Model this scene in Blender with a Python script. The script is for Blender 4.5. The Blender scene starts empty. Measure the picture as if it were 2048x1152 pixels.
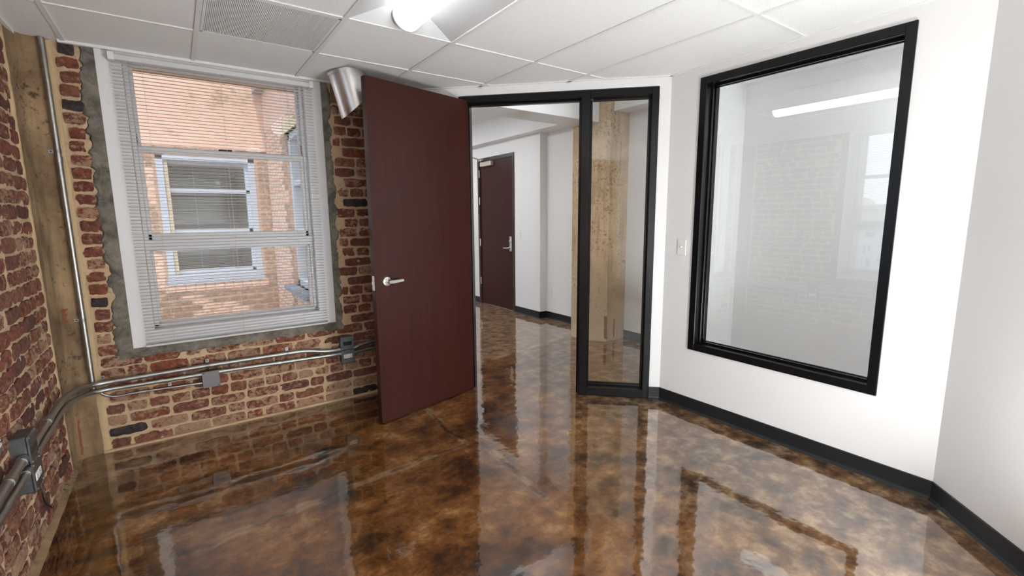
import bpy, math, random
from mathutils import Vector, Matrix, noise
random.seed(11)
PI = math.pi
scene = bpy.context.scene
COL = scene.collection

# ------------------------------------------------------------------ camera
F_PX, YAW, PITCH, ROLL = 934.125, math.radians(35.481), math.radians(8.644), math.radians(-0.4854)
EYE = 1.455
cy_, sy_, cp_, sp_ = math.cos(YAW), math.sin(YAW), math.cos(PITCH), math.sin(PITCH)
fwd = Vector((sy_*cp_, cy_*cp_, -sp_)); rgt = Vector((cy_, -sy_, 0)); upv = rgt.cross(fwd)
r2 = rgt*math.cos(ROLL) + upv*math.sin(ROLL); u2 = -rgt*math.sin(ROLL) + upv*math.cos(ROLL)
cam_d = bpy.data.cameras.new('camera'); cam = bpy.data.objects.new('camera', cam_d); COL.objects.link(cam)
cam_d.sensor_width = 36; cam_d.lens = F_PX/2048*36; cam_d.clip_start = .02; cam_d.clip_end = 300
cam.matrix_world = Matrix(((r2.x, u2.x, -fwd.x, 0), (r2.y, u2.y, -fwd.y, 0), (r2.z, u2.z, -fwd.z, EYE), (0, 0, 0, 1)))
scene.camera = cam

# ------------------------------------------------------------------ light and exposure
scene.view_settings.view_transform = 'Standard'; scene.view_settings.look = 'None'
scene.view_settings.gamma = 1; scene.view_settings.use_curve_mapping = False
scene.view_settings.exposure = -0.17
SKY, LAMP, LAMP_H, SUN = 3.2, 6.5, 28.0, 2.6
world = bpy.data.worlds.new('world'); scene.world = world; world.use_nodes = True
wn = world.node_tree; wn.nodes.clear()
wo = wn.nodes.new('ShaderNodeOutputWorld'); wb = wn.nodes.new('ShaderNodeBackground')
wt = wn.nodes.new('ShaderNodeTexCoord'); wsep = wn.nodes.new('ShaderNodeSeparateXYZ'); wr = wn.nodes.new('ShaderNodeValToRGB')
wr.color_ramp.elements[0].position = .0; wr.color_ramp.elements[0].color = (.80, .86, .92, 1)
wr.color_ramp.elements[1].position = .7; wr.color_ramp.elements[1].color = (.42, .62, .95, 1)
wn.links.new(wt.outputs['Generated'], wsep.inputs[0]); wn.links.new(wsep.outputs['Z'], wr.inputs[0])
wn.links.new(wr.outputs[0], wb.inputs[0]); wb.inputs[1].default_value = SKY; wn.links.new(wb.outputs[0], wo.inputs[0])
sun_d = bpy.data.lights.new('sun', 'SUN'); sun = bpy.data.objects.new('sun', sun_d); COL.objects.link(sun)
sun_d.energy = SUN; sun_d.angle = math.radians(1.0); sun_d.color = (1, .93, .82)
sun.rotation_euler = Vector((.12, .50, -.86)).to_track_quat('-Z', 'Y').to_euler()
def area(name, loc, aim, sx, sz, watts, col):
    d = bpy.data.lights.new(name, 'AREA'); d.shape = 'RECTANGLE'; d.size = sx; d.size_y = sz; d.energy = watts; d.color = col
    o = bpy.data.objects.new(name, d); COL.objects.link(o); o.location = loc
    o.rotation_euler = (Vector(aim)-Vector(loc)).to_track_quat('-Z', 'Y').to_euler(); return o
area('back_wall_fill', (.3, -.45, .75), (.35, -1.3, 1.75), .8, .5, 105, (.93, .98, 1.0))  # added fill lamp aimed at the back wall, stands in for bounced light
area('ceiling_fill_lamp', (1.98, -.25, .35), (1.15, 1.9, 2.45), .45, .6, 82, (.93, .975, 1.0))  # added fill lamp, lifts the ceiling that the room's own lights leave dark
try:
    scene.cycles.use_denoising = True
    scene.cycles.max_bounces = 12; scene.cycles.diffuse_bounces = 7; scene.cycles.glossy_bounces = 5
    scene.cycles.transparent_max_bounces = 24
    scene.cycles.sample_clamp_indirect = 8
except Exception: pass

# ------------------------------------------------------------------ material helpers
class NT:
    def __init__(s, name):
        s.m = bpy.data.materials.new(name); s.m.use_nodes = True
        s.t = s.m.node_tree; s.t.nodes.clear()
        s.out = s.t.nodes.new('ShaderNodeOutputMaterial')
    def n(s, typ, ins=None, **kw):
        nd = s.t.nodes.new(typ)
        for k, v in kw.items(): setattr(nd, k, v)
        for k, v in (ins or {}).items():
            sock = nd.inputs[k]
            if isinstance(v, bpy.types.NodeSocket): s.t.links.new(v, sock)
            else: sock.default_value = v
        return nd
    def geo(s): return s.n('ShaderNodeNewGeometry').outputs['Position']
    def obj(s): return s.n('ShaderNodeTexCoord').outputs['Object']
    def scale(s, v, sc): return s.n('ShaderNodeVectorMath', {0: v, 1: sc}, operation='MULTIPLY').outputs[0]
    def noise(s, v, sc, det=5, rough=.55, dist=0): return s.n('ShaderNodeTexNoise', {'Vector': v, 'Scale': sc, 'Detail': det, 'Roughness': rough, 'Distortion': dist}).outputs['Fac']
    def ramp(s, f, stops, interp='LINEAR'):
        r = s.n('ShaderNodeValToRGB', {'Fac': f}); cr = r.color_ramp; cr.interpolation = interp
        while len(cr.elements) > 1: cr.elements.remove(cr.elements[-1])
        for i, (p, c) in enumerate(stops):
            c = c if isinstance(c, (tuple, list)) else (c, c, c)
            e = cr.elements[0] if i == 0 else cr.elements.new(p)
            e.position = p; e.color = (c[0], c[1], c[2], 1)
        return r.outputs[0]
    def mix(s, f, a, b, bt='MIX'):
        a = (*a, 1) if isinstance(a, tuple) and len(a) == 3 else a
        b = (*b, 1) if isinstance(b, tuple) and len(b) == 3 else b
        nd = s.n('ShaderNodeMix', data_type='RGBA', blend_type=bt)
        for i, v in ((0, f), (6, a), (7, b)):
            if isinstance(v, bpy.types.NodeSocket): s.t.links.new(v, nd.inputs[i])
            else: nd.inputs[i].default_value = v
        return nd.outputs[2]
    def math(s, op, a, b=0.0, c=None, clamp=False):
        ins = {0: a, 1: b}
        if c is not None: ins[2] = c
        return s.n('ShaderNodeMath', ins, operation=op, use_clamp=clamp).outputs[0]
    def bump(s, h, strength=.3, dist=.01): return s.n('ShaderNodeBump', {'Height': h, 'Strength': strength, 'Distance': dist}).outputs[0]
    def pbr(s, col, rough=.5, metal=0, normal=None, **kw):
        col = (*col, 1) if isinstance(col, tuple) and len(col) == 3 else col
        ins = {'Base Color': col, 'Roughness': rough, 'Metallic': metal}
        if normal is not None: ins['Normal'] = normal
        ins.update(kw)
        b = s.n('ShaderNodeBsdfPrincipled', ins)
        s.t.links.new(b.outputs[0], s.out.inputs[0]); return s.m

def plain(name, col, rough=.5, metal=0, **kw): return NT(name).pbr(col, rough, metal, **kw)
M = {}
def paint(name, col, rough=.55):
    t = NT(name); p = t.geo()
    c = t.mix(t.noise(p, 1.3, 3), col, tuple(x*.955 for x in col))
    return t.pbr(c, rough, 0, t.bump(t.noise(p, 160, 2), .06, .002))
M['wall'] = paint('white_wall_paint', (.80, .80, .80))
M['trimwhite'] = paint('white_gloss_paint', (.80, .80, .80), .35)
M['vinyl'] = plain('white_vinyl', (.66, .67, .68), .4)
M['slat'] = plain('white_aluminium_slat', (.62, .61, .60), .45)
M['reflector'] = plain('matt_lamp_reflector', (.50, .50, .50), .6)
M['outwhite'] = plain('weathered_white_paint', (.47, .49, .53), .6)
M['cord'] = plain('beige_cord', (.62, .56, .48), .8)
M['black'] = plain('black_satin_paint', (.004, .004, .005), .25, IOR=1.32)
M['bronze'] = plain('dark_bronze_paint', (.035, .022, .014), .35)
M['rubber'] = plain('black_rubber', (.012, .013, .015), .35, IOR=1.4)
M['nickel'] = plain('satin_nickel', (.72, .70, .66), .28, 1)
M['plastic'] = plain('white_plastic', (.80, .79, .76), .35)
M['dark'] = plain('dark_slot', (.01, .01, .012), .4)
M['gridwhite'] = plain('white_grid_metal', (.78, .78, .77), .4)
t = NT('acoustic_tile'); p = t.geo()
sp = t.ramp(t.noise(p, 170, 2, .6), [(0, .98), (.60, .98), (.68, .70)])
M['tile'] = t.pbr(t.mix(1.0, t.mix(t.noise(p, 2.2, 3), (.90, .90, .885), (.84, .84, .83)), sp, 'MULTIPLY'), .9, 0, t.bump(t.noise(p, 220, 3), .35, .002))
# glass: clear pane with real Fresnel reflection
def clear_film(name, f0, tint=(1, 1, 1), rough=0.0, normal=None):
    t = NT(name); g = t.n('ShaderNodeNewGeometry')
    c = t.math('ABSOLUTE', t.n('ShaderNodeVectorMath', {0: g.outputs['Normal'], 1: g.outputs['Incoming']}, operation='DOT_PRODUCT').outputs['Value'])
    fr = t.math('MULTIPLY_ADD', t.math('POWER', t.math('SUBTRACT', 1.0, c, clamp=True), 5.0), 1-f0, f0)
    tr = t.n('ShaderNodeBsdfTransparent', {'Color': (*tint, 1)}).outputs[0]
    ins = {'Color': (1, 1, 1, 1), 'Roughness': rough}
    if normal: ins['Normal'] = normal(t)
    gl = t.n('ShaderNodeBsdfGlossy', ins).outputs[0]
    ms = t.n('ShaderNodeMixShader', {0: fr, 1: tr, 2: gl}).outputs[0]
    t.t.links.new(ms, t.out.inputs[0]); return t.m
M['glass'] = clear_film('window_glass', .035, (.98, .99, .985))
M['glass_in'] = clear_film('office_glass', .085, (.975, .985, .98))
def ripple(t):
    p = t.geo()
    return t.bump(t.math('ADD', t.noise(p, 4.5, 3, .5), t.math('MULTIPLY', t.noise(p, 45, 3, .5), .05)), .12, .02)
M['coat'] = clear_film('epoxy_topcoat', .20, (1, 1, 1), .05, ripple)
def emit(name, col, s):
    t = NT(name); e = t.n('ShaderNodeEmission', {'Color': (*col, 1), 'Strength': s}).outputs[0]
    t.t.links.new(e, t.out.inputs[0]); return t.m
M['lamp'] = emit('lit_diffuser', (.95, .985, 1.0), LAMP)
M['lamp_hall'] = emit('lit_hall_diffuser', (.97, .985, 1.0), LAMP_H)
M['lamp_opp'] = emit('lit_tube', (1, .85, .6), 6)
# galvanised metals
def galv(name, a, b, rough, sc):
    t = NT(name); p = t.geo(); f = t.noise(p, sc, 4)
    return t.pbr(t.mix(f, a, b), t.math('MULTIPLY_ADD', f, .25, rough-.1), 1, t.bump(f, .05, .003))
M['galv'] = galv('galvanised_steel', (.27, .27, .26), (.50, .49, .46), .36, 30)
M['duct'] = galv('galvanised_duct', (.66, .67, .68), (.90, .90, .90), .30, 14)
M['boxmetal'] = galv('grey_box_metal', (.12, .13, .14), (.24, .25, .26), .45, 40)
# brick + mortar
def brick_mat(name, wallside):
    t = NT(name); p = t.geo(); rnd = t.n('ShaderNodeObjectInfo').outputs['Random']
    base = t.ramp(rnd, [(0, (.26, .052, .028)), (.25, (.18, .042, .026)), (.5, (.30, .080, .042)), (.72, (.22, .072, .045)), (.88, (.32, .13, .075)), (1, (.13, .045, .036))])
    n1 = t.noise(p, 34, 7, .65, .3)
    base = t.mix(t.ramp(n1, [(.40, 0), (.66, .85)]), base, (.060, .018, .012))
    n2 = t.noise(t.scale(p, (1, 1, 1.25)), 26, 10, .76, .3)
    big = t.noise(p, 3.4, 3)
    th = t.math('MULTIPLY_ADD', big, .30, t.math('MULTIPLY', rnd, -.18))
    z = t.n('ShaderNodeSeparateXYZ', {0: p}).outputs[2]
    low = t.ramp(z, [(0, .06), (.30, .03), (.8, 0)])
    f = t.math('ADD', t.math('ADD', n2, th), low)
    smear = t.ramp(f, [(.575, 0), (.67, .85)])
    tan = t.mix(t.noise(p, 60, 4), (.55, .37, .23), (.30, .18, .11))
    col = t.mix(smear, base, tan)
    return t.pbr(col, .88, 0, t.bump(t.math('ADD', t.noise(p, 75, 6, .7), t.math('MULTIPLY', n2, .8)), .9, .012))
M['brick'] = brick_mat('old_red_brick', 0)
t = NT('burnt_brick'); p = t.geo()
M['brickdark'] = t.pbr(t.mix(t.ramp(t.noise(p, 45, 5), [(.5, 0), (.72, .8)]), (.016, .010, .013), (.13, .045, .028)), .7, 0, t.bump(t.noise(p, 60, 5), .7, .008))
t = NT('tan_mortar'); p = t.geo()
c = t.mix(t.noise(p, 7, 6, .6), (.66, .49, .31), (.44, .30, .18))
c = t.mix(t.ramp(t.noise(p, 50, 5), [(.58, 0), (.75, .6)]), c, (.22, .13, .075))
M['mortar'] = t.pbr(c, .95, 0, t.bump(t.noise(p, 90, 6, .7), .8, .007))
t = NT('pale_mortar'); p = t.geo()
M['palemortar'] = t.pbr(t.mix(t.noise(p, 12, 6, .6), (.62, .46, .27), (.44, .31, .17)), .95, 0, t.bump(t.noise(p, 70, 6, .7), .8, .006))
t = NT('grey_cement'); p = t.geo()
c = t.mix(t.ramp(t.noise(p, 9, 9, .72, .5), [(.38, 0), (.62, 1)]), (.24, .21, .17), (.085, .075, .06))
c = t.mix(t.ramp(t.noise(p, 28, 5), [(.62, 0), (.72, .7)]), c, (.055, .048, .04))
M['cement'] = t.pbr(c, .9, 0, t.bump(t.noise(p, 40, 7, .7), .7, .008))
def old_concrete(name, a, b, dk, sp, streak):
    t = NT(name); p = t.geo()
    c = t.mix(t.ramp(t.noise(p, 3.2, 6, .6, .5), [(.35, 0), (.68, 1)]), a, b)
    c = t.mix(t.ramp(t.noise(t.scale(p, (1, 1, .12)), 16, 4), [(.5, 0), (.75, streak)]), c, dk)
    blot = t.ramp(t.math('ADD', t.noise(p, 34, 6, .65), t.math('MULTIPLY', t.noise(p, 2.4, 2), .45)), [(.80, 0), (.93, sp)])
    c = t.mix(blot, c, dk)
    return t, p, c
t, p, c = old_concrete('corner_concrete', (.36, .24, .13), (.155, .095, .05), (.06, .036, .02), .95, .65)
def streaks(t, p, c, axis, cols, z0, z1):
    sep = t.n('ShaderNodeSeparateXYZ', {0: p})
    wob = t.math('MULTIPLY_ADD', t.noise(p, 25, 3), .012, -.006)
    for (u, w, za, zb) in cols:
        d = t.math('ABSOLUTE', t.math('SUBTRACT', t.math('ADD', sep.outputs[axis], wob), u))
        m = t.math('MULTIPLY', t.math('LESS_THAN', d, w), t.math('MULTIPLY', t.math('GREATER_THAN', sep.outputs[2], za), t.math('LESS_THAN', sep.outputs[2], zb)))
        c = t.mix(t.math('MULTIPLY', m, .8), c, (.20, .052, .02))
    return c
c = streaks(t, p, c, 1, [(3.732, .006, .03, .25), (3.742, .006, .86, .94)], 0, 0)
M['pilaster'] = t.pbr(c, .9, 0, t.bump(t.noise(p, 45, 7, .7), .6, .008))
t, p, c = old_concrete('column_concrete', (.70, .53, .34), (.50, .36, .21), (.20, .11, .05), .95, .6)
z = t.n('ShaderNodeSeparateXYZ', {0: p}).outputs[2]
c = t.mix(t.ramp(z, [(.2, .75), (1.2, .15)]), c, t.mix(t.noise(p, 9, 6), (.66, .57, .43), (.38, .31, .22)))
c = streaks(t, p, c, 0, [(3.985, .011, .03, .30), (4.115, .010, .03, .26)], 0, 0)
M['column'] = t.pbr(c, .85, 0, t.bump(t.noise(p, 40, 7, .7), .7, .01))
# outdoor painted masonry
t = NT('peach_painted_brick'); p = t.geo()
c = t.mix(t.noise(p, 3, 5), (.80, .53, .38), (.72, .46, .325))
c = t.mix(t.ramp(t.math('ADD', t.noise(p, 24, 7, .7), t.math('MULTIPLY', t.noise(p, 1.4, 3), .5)), [(.82, 0), (.96, .75)]), c, (.30, .16, .09))
M['peach'] = t.pbr(c, .9, 0, t.bump(t.noise(p, 40, 6, .7), .7, .012))
t = NT('peach_stucco'); p = t.geo()
zz = t.n('ShaderNodeSeparateXYZ', {0: p}).outputs[2]
pt = t.ramp(t.math('ADD', t.noise(p, 2.6, 6, .7), t.math('MULTIPLY_ADD', zz, .10, -.33)), [(.52, 0), (.60, .75)])
c = t.mix(t.noise(p, 2, 4), (.80, .52, .38), (.74, .47, .33))
c = t.mix(pt, c, t.mix(t.ramp(t.noise(p, 22, 7, .7), [(.4, 0), (.62, 1)]), (.68, .45, .28), (.34, .21, .12)))
M['stucco'] = t.pbr(c, .9, 0, t.bump(t.noise(p, 30, 6, .7), .4, .012))
t = NT('peach_joint'); p = t.geo()
M['peachjoint'] = t.pbr(t.mix(t.noise(p, 20, 5), (.62, .38, .26), (.42, .25, .16)), .95, 0, t.bump(t.noise(p, 40, 6), .6, .01))
t = NT('worn_brown_render'); p = t.geo()
M['worn'] = t.pbr(t.mix(t.ramp(t.noise(p, 30, 8, .7), [(.35, 0), (.65, 1)]), (.50, .31, .19), (.25, .145, .085)), .95, 0, t.bump(t.noise(p, 45, 7, .7), .9, .015))
M['bluesill'] = plain('blue_grey_sill', (.20, .24, .28), .6)
M['yellow'] = plain('yellow_lamp_reflection', (.42, .30, .12), .8)  # yellow of the ceiling light's reflection, put into the colour
M['beigestrip'] = plain('beige_frame_wood', (.60, .50, .34), .6)
M['cream'] = paint('cream_facade', (.80, .74, .62), .9)
M['facadewhite'] = paint('pale_facade', (.74, .76, .74), .9)
M['facadeglass'] = plain('far_window_shade', (.26, .25, .21), .6)
M['roomdark'] = plain('dim_room_paint', (.20, .19, .17), .9)
M['roof'] = plain('grey_roof', (.34, .33, .31), .95)
# wood door
def wood(name, a, b, spec=.35):
    t = NT(name); p = t.obj()
    g = t.noise(t.scale(p, (60, 60, 1.6)), 2.2, 6, .6)
    g2 = t.noise(t.scale(p, (14, 14, .5)), 1.5, 3)
    f = t.math('ADD', t.math('MULTIPLY', g, .65), t.math('MULTIPLY', g2, .35))
    return t.pbr(t.mix(t.ramp(f, [(.35, 0), (.65, 1)]), a, b), spec, 0, t.bump(g, .04, .001), IOR=1.33)
M['mahogany'] = wood('mahogany_veneer', (.048, .0105, .0065), (.024, .0052, .0042), .34)
M['mahoganyedge'] = wood('mahogany_edge', (.055, .015, .010), (.032, .009, .007), .25)
# stained, sealed concrete floor
t = NT('stained_concrete'); p = t.geo()
pw = t.n('ShaderNodeVectorMath', {0: p, 1: t.scale(t.n('ShaderNodeTexNoise', {'Vector': p, 'Scale': 2.2, 'Detail': 4}).outputs['Color'], (.15, .15, .0))}, operation='ADD').outputs[0]
n1 = t.noise(pw, 2.4, 6, .60); n2 = t.noise(p, 9, 7, .64, .1); n3 = t.noise(t.scale(pw, (1, 2.2, 1)), 4.0, 6, .62)
f = t.math('ADD', t.math('MULTIPLY', n1, .46), t.math('ADD', t.math('MULTIPLY', n2, .27), t.math('MULTIPLY', n3, .27)))
c = t.ramp(f, [(.385, (.014, .006, .003)), (.435, (.055, .019, .005)), (.485, (.130, .048, .010)), (.54, (.225, .093, .023)), (.59, (.33, .165, .057)), (.65, (.46, .30, .14))])
c = t.mix(1.0, c, t.ramp(t.noise(p, 30, 8, .80), [(.36, (.55, .52, .50)), (.5, (1, 1, 1)), (.64, (1.4, 1.4, 1.38))]), 'MULTIPLY')
sep = t.n('ShaderNodeSeparateXYZ', {0: pw})
# paler, cooler staining near the right-hand wall, also standing in for its reflection, pale bare zone in the hall
gx = t.math('ADD', t.math('MULTIPLY', sep.outputs[0], .9), t.math('MULTIPLY', sep.outputs[1], -.38))
c = t.mix(t.ramp(t.math('MULTIPLY', gx, .5), [(.35, 0), (.85, .62)]), c, t.ramp(n2, [(.37, (.030, .020, .016)), (.50, (.17, .10, .052)), (.64, (.46, .34, .21))]))
hl = t.math('SUBTRACT', sep.outputs[1], t.math('MULTIPLY_ADD', sep.outputs[0], .19, 3.46))
c = t.mix(t.ramp(t.math('ADD', hl, t.math('MULTIPLY_ADD', n2, .3, -.15)), [(0, 0), (.06, .9)]), c, t.ramp(n2, [(.34, (.13, .072, .038)), (.48, (.27, .17, .10)), (.62, (.42, .29, .17))]))
# cracks and their pale lips (measured on the slab)
wob = t.n('ShaderNodeVectorMath', {0: t.n('ShaderNodeTexNoise', {'Vector': p, 'Scale': 9.0, 'Detail': 5}).outputs['Color'], 1: (.5, .5, .5)}, operation='SUBTRACT').outputs[0]
pq = t.n('ShaderNodeVectorMath', {0: p, 1: t.scale(wob, (.09, .09, 0))}, operation='ADD').outputs[0]
def seg(a, b):
    ab = Vector((b[0]-a[0], b[1]-a[1], 0)); L2 = ab.length_squared
    pa = t.n('ShaderNodeVectorMath', {0: pq, 1: (a[0], a[1], 0)}, operation='SUBTRACT').outputs[0]
    h = t.math('MULTIPLY', t.n('ShaderNodeVectorMath', {0: pa, 1: tuple(ab)}, operation='DOT_PRODUCT').outputs['Value'], 1/L2, clamp=True)
    s_ = t.n('ShaderNodeVectorMath', {0: tuple(ab)}, operation='SCALE'); t.t.links.new(h, s_.inputs['Scale'])
    d = t.n('ShaderNodeVectorMath', {0: pa, 1: s_.outputs[0]}, operation='SUBTRACT').outputs[0]
    return t.n('ShaderNodeVectorMath', {0: d}, operation='LENGTH').outputs['Value']
crk = [((-.14, 2.35), (.64, 2.44)), ((.64, 2.44), (1.03, 2.47)), ((1.03, 2.47), (1.4, 2.50)), ((1.44, 3.14), (1.40, 2.79)), ((1.40, 2.79), (1.40, 2.5)), ((1.5, 2.49), (1.44, 1.75))]
dmin = None
for a, b in crk:
    d = seg(a, b); dmin = d if dmin is None else t.math('MINIMUM', dmin, d)
lip = seg((2.2, 3.86), (3.67, 4.15))
amt = t.noise(p, 6, 3)
c = t.mix(t.math('MULTIPLY', t.ramp(dmin, [(.012, .9), (.035, 0)]), t.ramp(amt, [(.44, 0), (.56, 1)])), c, (.40, .27, .15))
c = t.mix(t.math('MULTIPLY', t.ramp(dmin, [(.006, .9), (.02, 0)]), t.ramp(amt, [(.35, 1), (.6, .3)])), c, (.012, .006, .004))
c = t.mix(t.math('MULTIPLY', t.ramp(lip, [(.005, .6), (.05, 0)]), t.ramp(amt, [(.4, 0), (.6, 1)])), c, (.52, .38, .22))
# ring-shaped glue marks
vo = t.n('ShaderNodeTexVoronoi', {'Vector': t.scale(pw, (1, 1, 0)), 'Scale': 1.9}, voronoi_dimensions='3D')
c = t.mix(t.math('MULTIPLY', t.ramp(vo.outputs['Distance'], [(.035, .2), (.055, .75), (.085, 0)]), t.ramp(t.noise(p, 3.1, 2), [(.50, 0), (.56, 1)])), c, (.50, .37, .22))
c = t.mix(t.ramp(t.noise(p, 120, 3, .6), [(.70, 0), (.76, .5)]), c, (.45, .33, .2))
M['floor'] = t.pbr(c, .7, 0, t.bump(t.noise(p, 40, 5, .6), .2, .003), IOR=1.2)

# ------------------------------------------------------------------ mesh helpers
class MB:
    def __init__(s, T=None): s.v = []; s.f = []; s.T = T or Matrix.Identity(4)
    def add(s, vs, fs):
        k = len(s.v); s.v += [s.T @ Vector(v) for v in vs]; s.f += [tuple(i+k for i in f) for f in fs]; return s
    def box(s, x0, x1, y0, y1, z0, z1, ch=0):
        if ch <= 0:
            return s.add([(x0,y0,z0),(x1,y0,z0),(x1,y1,z0),(x0,y1,z0),(x0,y0,z1),(x1,y0,z1),(x1,y1,z1),(x0,y1,z1)],
                         [(0,3,2,1),(4,5,6,7),(0,1,5,4),(1,2,6,5),(2,3,7,6),(3,0,4,7)])
        vs = []; X = (x0, x1); Y = (y0, y1); Z = (z0, z1)
        idx = {}
        for i in (0, 1):
            for j in (0, 1):
                for k in (0, 1):
                    sx, sy, sz = (1-2*i)*ch, (1-2*j)*ch, (1-2*k)*ch
                    for a, q in enumerate(((X[i], Y[j]+sy, Z[k]+sz), (X[i]+sx, Y[j], Z[k]+sz), (X[i]+sx, Y[j]+sy, Z[k]))):
                        idx[i, j, k, a] = len(vs); vs.append(q)
        fs = []
        for i in (0, 1):
            q = [idx[i, j, k, 0] for j, k in ((0,0),(1,0),(1,1),(0,1))]; fs.append(q if i else q[::-1])
            q = [idx[j, i, k, 1] for j, k in ((0,0),(1,0),(1,1),(0,1))]; fs.append(q[::-1] if i else q)
            q = [idx[j, k, i, 2] for j, k in ((0,0),(1,0),(1,1),(0,1))]; fs.append(q if i else q[::-1])
        for j in (0, 1):
            for k in (0, 1):
                q = [idx[0,j,k,1], idx[1,j,k,1], idx[1,j,k,2], idx[0,j,k,2]]; fs.append(q if (j == k) else q[::-1])
                q = [idx[j,0,k,0], idx[j,1,k,0], idx[j,1,k,2], idx[j,0,k,2]]; fs.append(q[::-1] if (j == k) else q)
                q = [idx[j,k,0,0], idx[j,k,1,0], idx[j,k,1,1], idx[j,k,0,1]]; fs.append(q if (j == k) else q[::-1])
        for i in (0, 1):
            for j in (0, 1):
                for k in (0, 1):
                    q = [idx[i,j,k,a] for a in (0,1,2)]; fs.append(q if (i+j+k) % 2 == 0 else q[::-1])
        return s.add(vs, fs)
    def prism(s, poly, z0, z1):
        n = len(poly)
        return s.add([(x, y, z0) for x, y in poly]+[(x, y, z1) for x, y in poly],
                     [tuple(range(n))[::-1], tuple(range(n, 2*n))]+[(i, (i+1) % n, (i+1) % n+n, i+n) for i in range(n)])
    def prism_y(s, poly, y0, y1):   # poly in x,z
        n = len(poly)
        return s.add([(x, y0, z) for x, z in poly]+[(x, y1, z) for x, z in poly],
                     [tuple(range(n)), tuple(range(n, 2*n))[::-1]]+[(i, i+n, (i+1) % n+n, (i+1) % n) for i in range(n)])
    def tube(s, pts, r, n=12, caps=True, rs=None):
        pts = [Vector(q) for q in pts]; N = len(pts); vs = []; fs = []
        ref = None
        for i, q in enumerate(pts):
            d = (pts[min(i+1, N-1)]-pts[max(i-1, 0)]).normalized()
            if ref is None: ref = Vector((0, 0, 1)) if abs(d.z) < .8 else Vector((1, 0, 0))
            a = (ref - d*ref.dot(d)).normalized(); ref = a; b = d.cross(a); rr = rs[i] if rs else r
            vs += [q + a*rr*math.cos(2*PI*k/n) + b*rr*math.sin(2*PI*k/n) for k in range(n)]
        for i in range(N-1):
            for k in range(n): fs.append((i*n+k, i*n+(k+1) % n, (i+1)*n+(k+1) % n, (i+1)*n+k))
        if caps: fs.append(tuple(range(n))[::-1]); fs.append(tuple(range((N-1)*n, N*n)))
        return s.add(vs, fs)
    def build(s, name, mat, parent=None, smooth=False, kind=None, label=None):
        me = bpy.data.meshes.new(name); me.from_pydata([tuple(v) for v in s.v], [], s.f)
        me.materials.append(M[mat] if isinstance(mat, str) else mat)
        if smooth:
            me.shade_smooth()
            try: me.set_sharp_from_angle(angle=math.radians(38))
            except Exception: pass
        o = bpy.data.objects.new(name, me); COL.objects.link(o)
        if parent: o.parent = parent
        if kind: o['kind'] = kind
        if label: o['label'] = label
        return o
def bez(pts, r=.05, n=6):       # polyline with rounded corners
    pts = [Vector(p) for p in pts]; out = [pts[0]]
    for i in range(1, len(pts)-1):
        a, b, c = pts[i-1], pts[i], pts[i+1]
        ra = min(r, (a-b).length*.49, (c-b).length*.49)
        p0 = b+(a-b).normalized()*ra; p1 = b+(c-b).normalized()*ra
        for k in range(n+1):
            u = k/n; out.append(p0*(1-u)**2 + b*2*u*(1-u) + p1*u*u)
    out.append(pts[-1]); return out
def tag(o, label, cat=None, group=None, kind=None):
    o['label'] = label
    if cat: o['category'] = cat
    if group: o['group'] = group
    if kind: o['kind'] = kind
    return o
def empty(name, loc, label, cat=None, group=None, kind=None):
    o = bpy.data.objects.new(name, None); COL.objects.link(o); o.empty_display_size = .05
    o['_loc'] = loc
    del o['_loc']
    return tag(o, label, cat, group, kind)
def settle(o, loc):   # put the Empty at the thing's base without moving its parts
    loc = Vector(loc); o.location = loc
    for ch in o.children: ch.matrix_parent_inverse = Matrix.Translation(-loc)
def copy_tree(o, delta, label=None, group=None):
    c = o.copy(); COL.objects.link(c); c.location = Vector(o.location)+Vector(delta)
    if label: c['label'] = label
    if group: c['group'] = group
    for ch in o.children:
        d = ch.copy(); COL.objects.link(d); d.parent = c
        for g in ch.children:
            e = g.copy(); COL.objects.link(e); e.parent = d
    return c

ZC = 2.457; XB = -.63; YA = 3.765; XR = 3.034
# ------------------------------------------------------------------ floor
floor = tag(MB().box(-1.2, 4.6, -2.0, 3.95, -.15, 0).box(1.30, 4.6, 3.95, 9.4, -.15, 0).build('floor', 'floor', kind='structure'), 'glossy brown marbled stained concrete floor')
MB().add([(-.70, -1.5, .0012), (4.3, -1.5, .0012), (4.3, 3.80, .0012), (4.3, 9.2, .0012), (1.43, 9.2, .0012), (1.43, 3.80, .0012), (-.70, 3.80, .0012)], [(0, 1, 2, 5, 6), (5, 2, 3, 4)]).build('clear_topcoat', 'coat', floor)

# ------------------------------------------------------------------ brick walls
def mortar_sheet(mb, O, U, Nn, u0, u1, z0, z1, hole=None, step=.0125, base=-.0025, amp=.009):
    nu = int((u1-u0)/step); nz = int((z1-z0)/step)
    vs = []; fs = []
    for j in range(nz+1):
        z = z0+(z1-z0)*j/nz
        for i in range(nu+1):
            u = u0+(u1-u0)*i/nu
            q = O+U*u+Vector((0, 0, z))
            d = base + amp*noise.noise(q*14) + amp*.7*noise.noise(q*38) + .004*noise.noise(q*3)
            q2 = q+Nn*d; vs.append((q2.x, q2.y, q2.z))
    for j in range(nz):
        zc = z0+(z1-z0)*(j+.5)/nz
        for i in range(nu):
            uc = u0+(u1-u0)*(i+.5)/nu
            if hole and hole[0] < uc < hole[1] and hole[2] < zc < hole[3]: continue
            a = j*(nu+1)+i; fs.append((a, a+1, a+nu+2, a+nu+1))
    mb.add(vs, fs)
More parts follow.
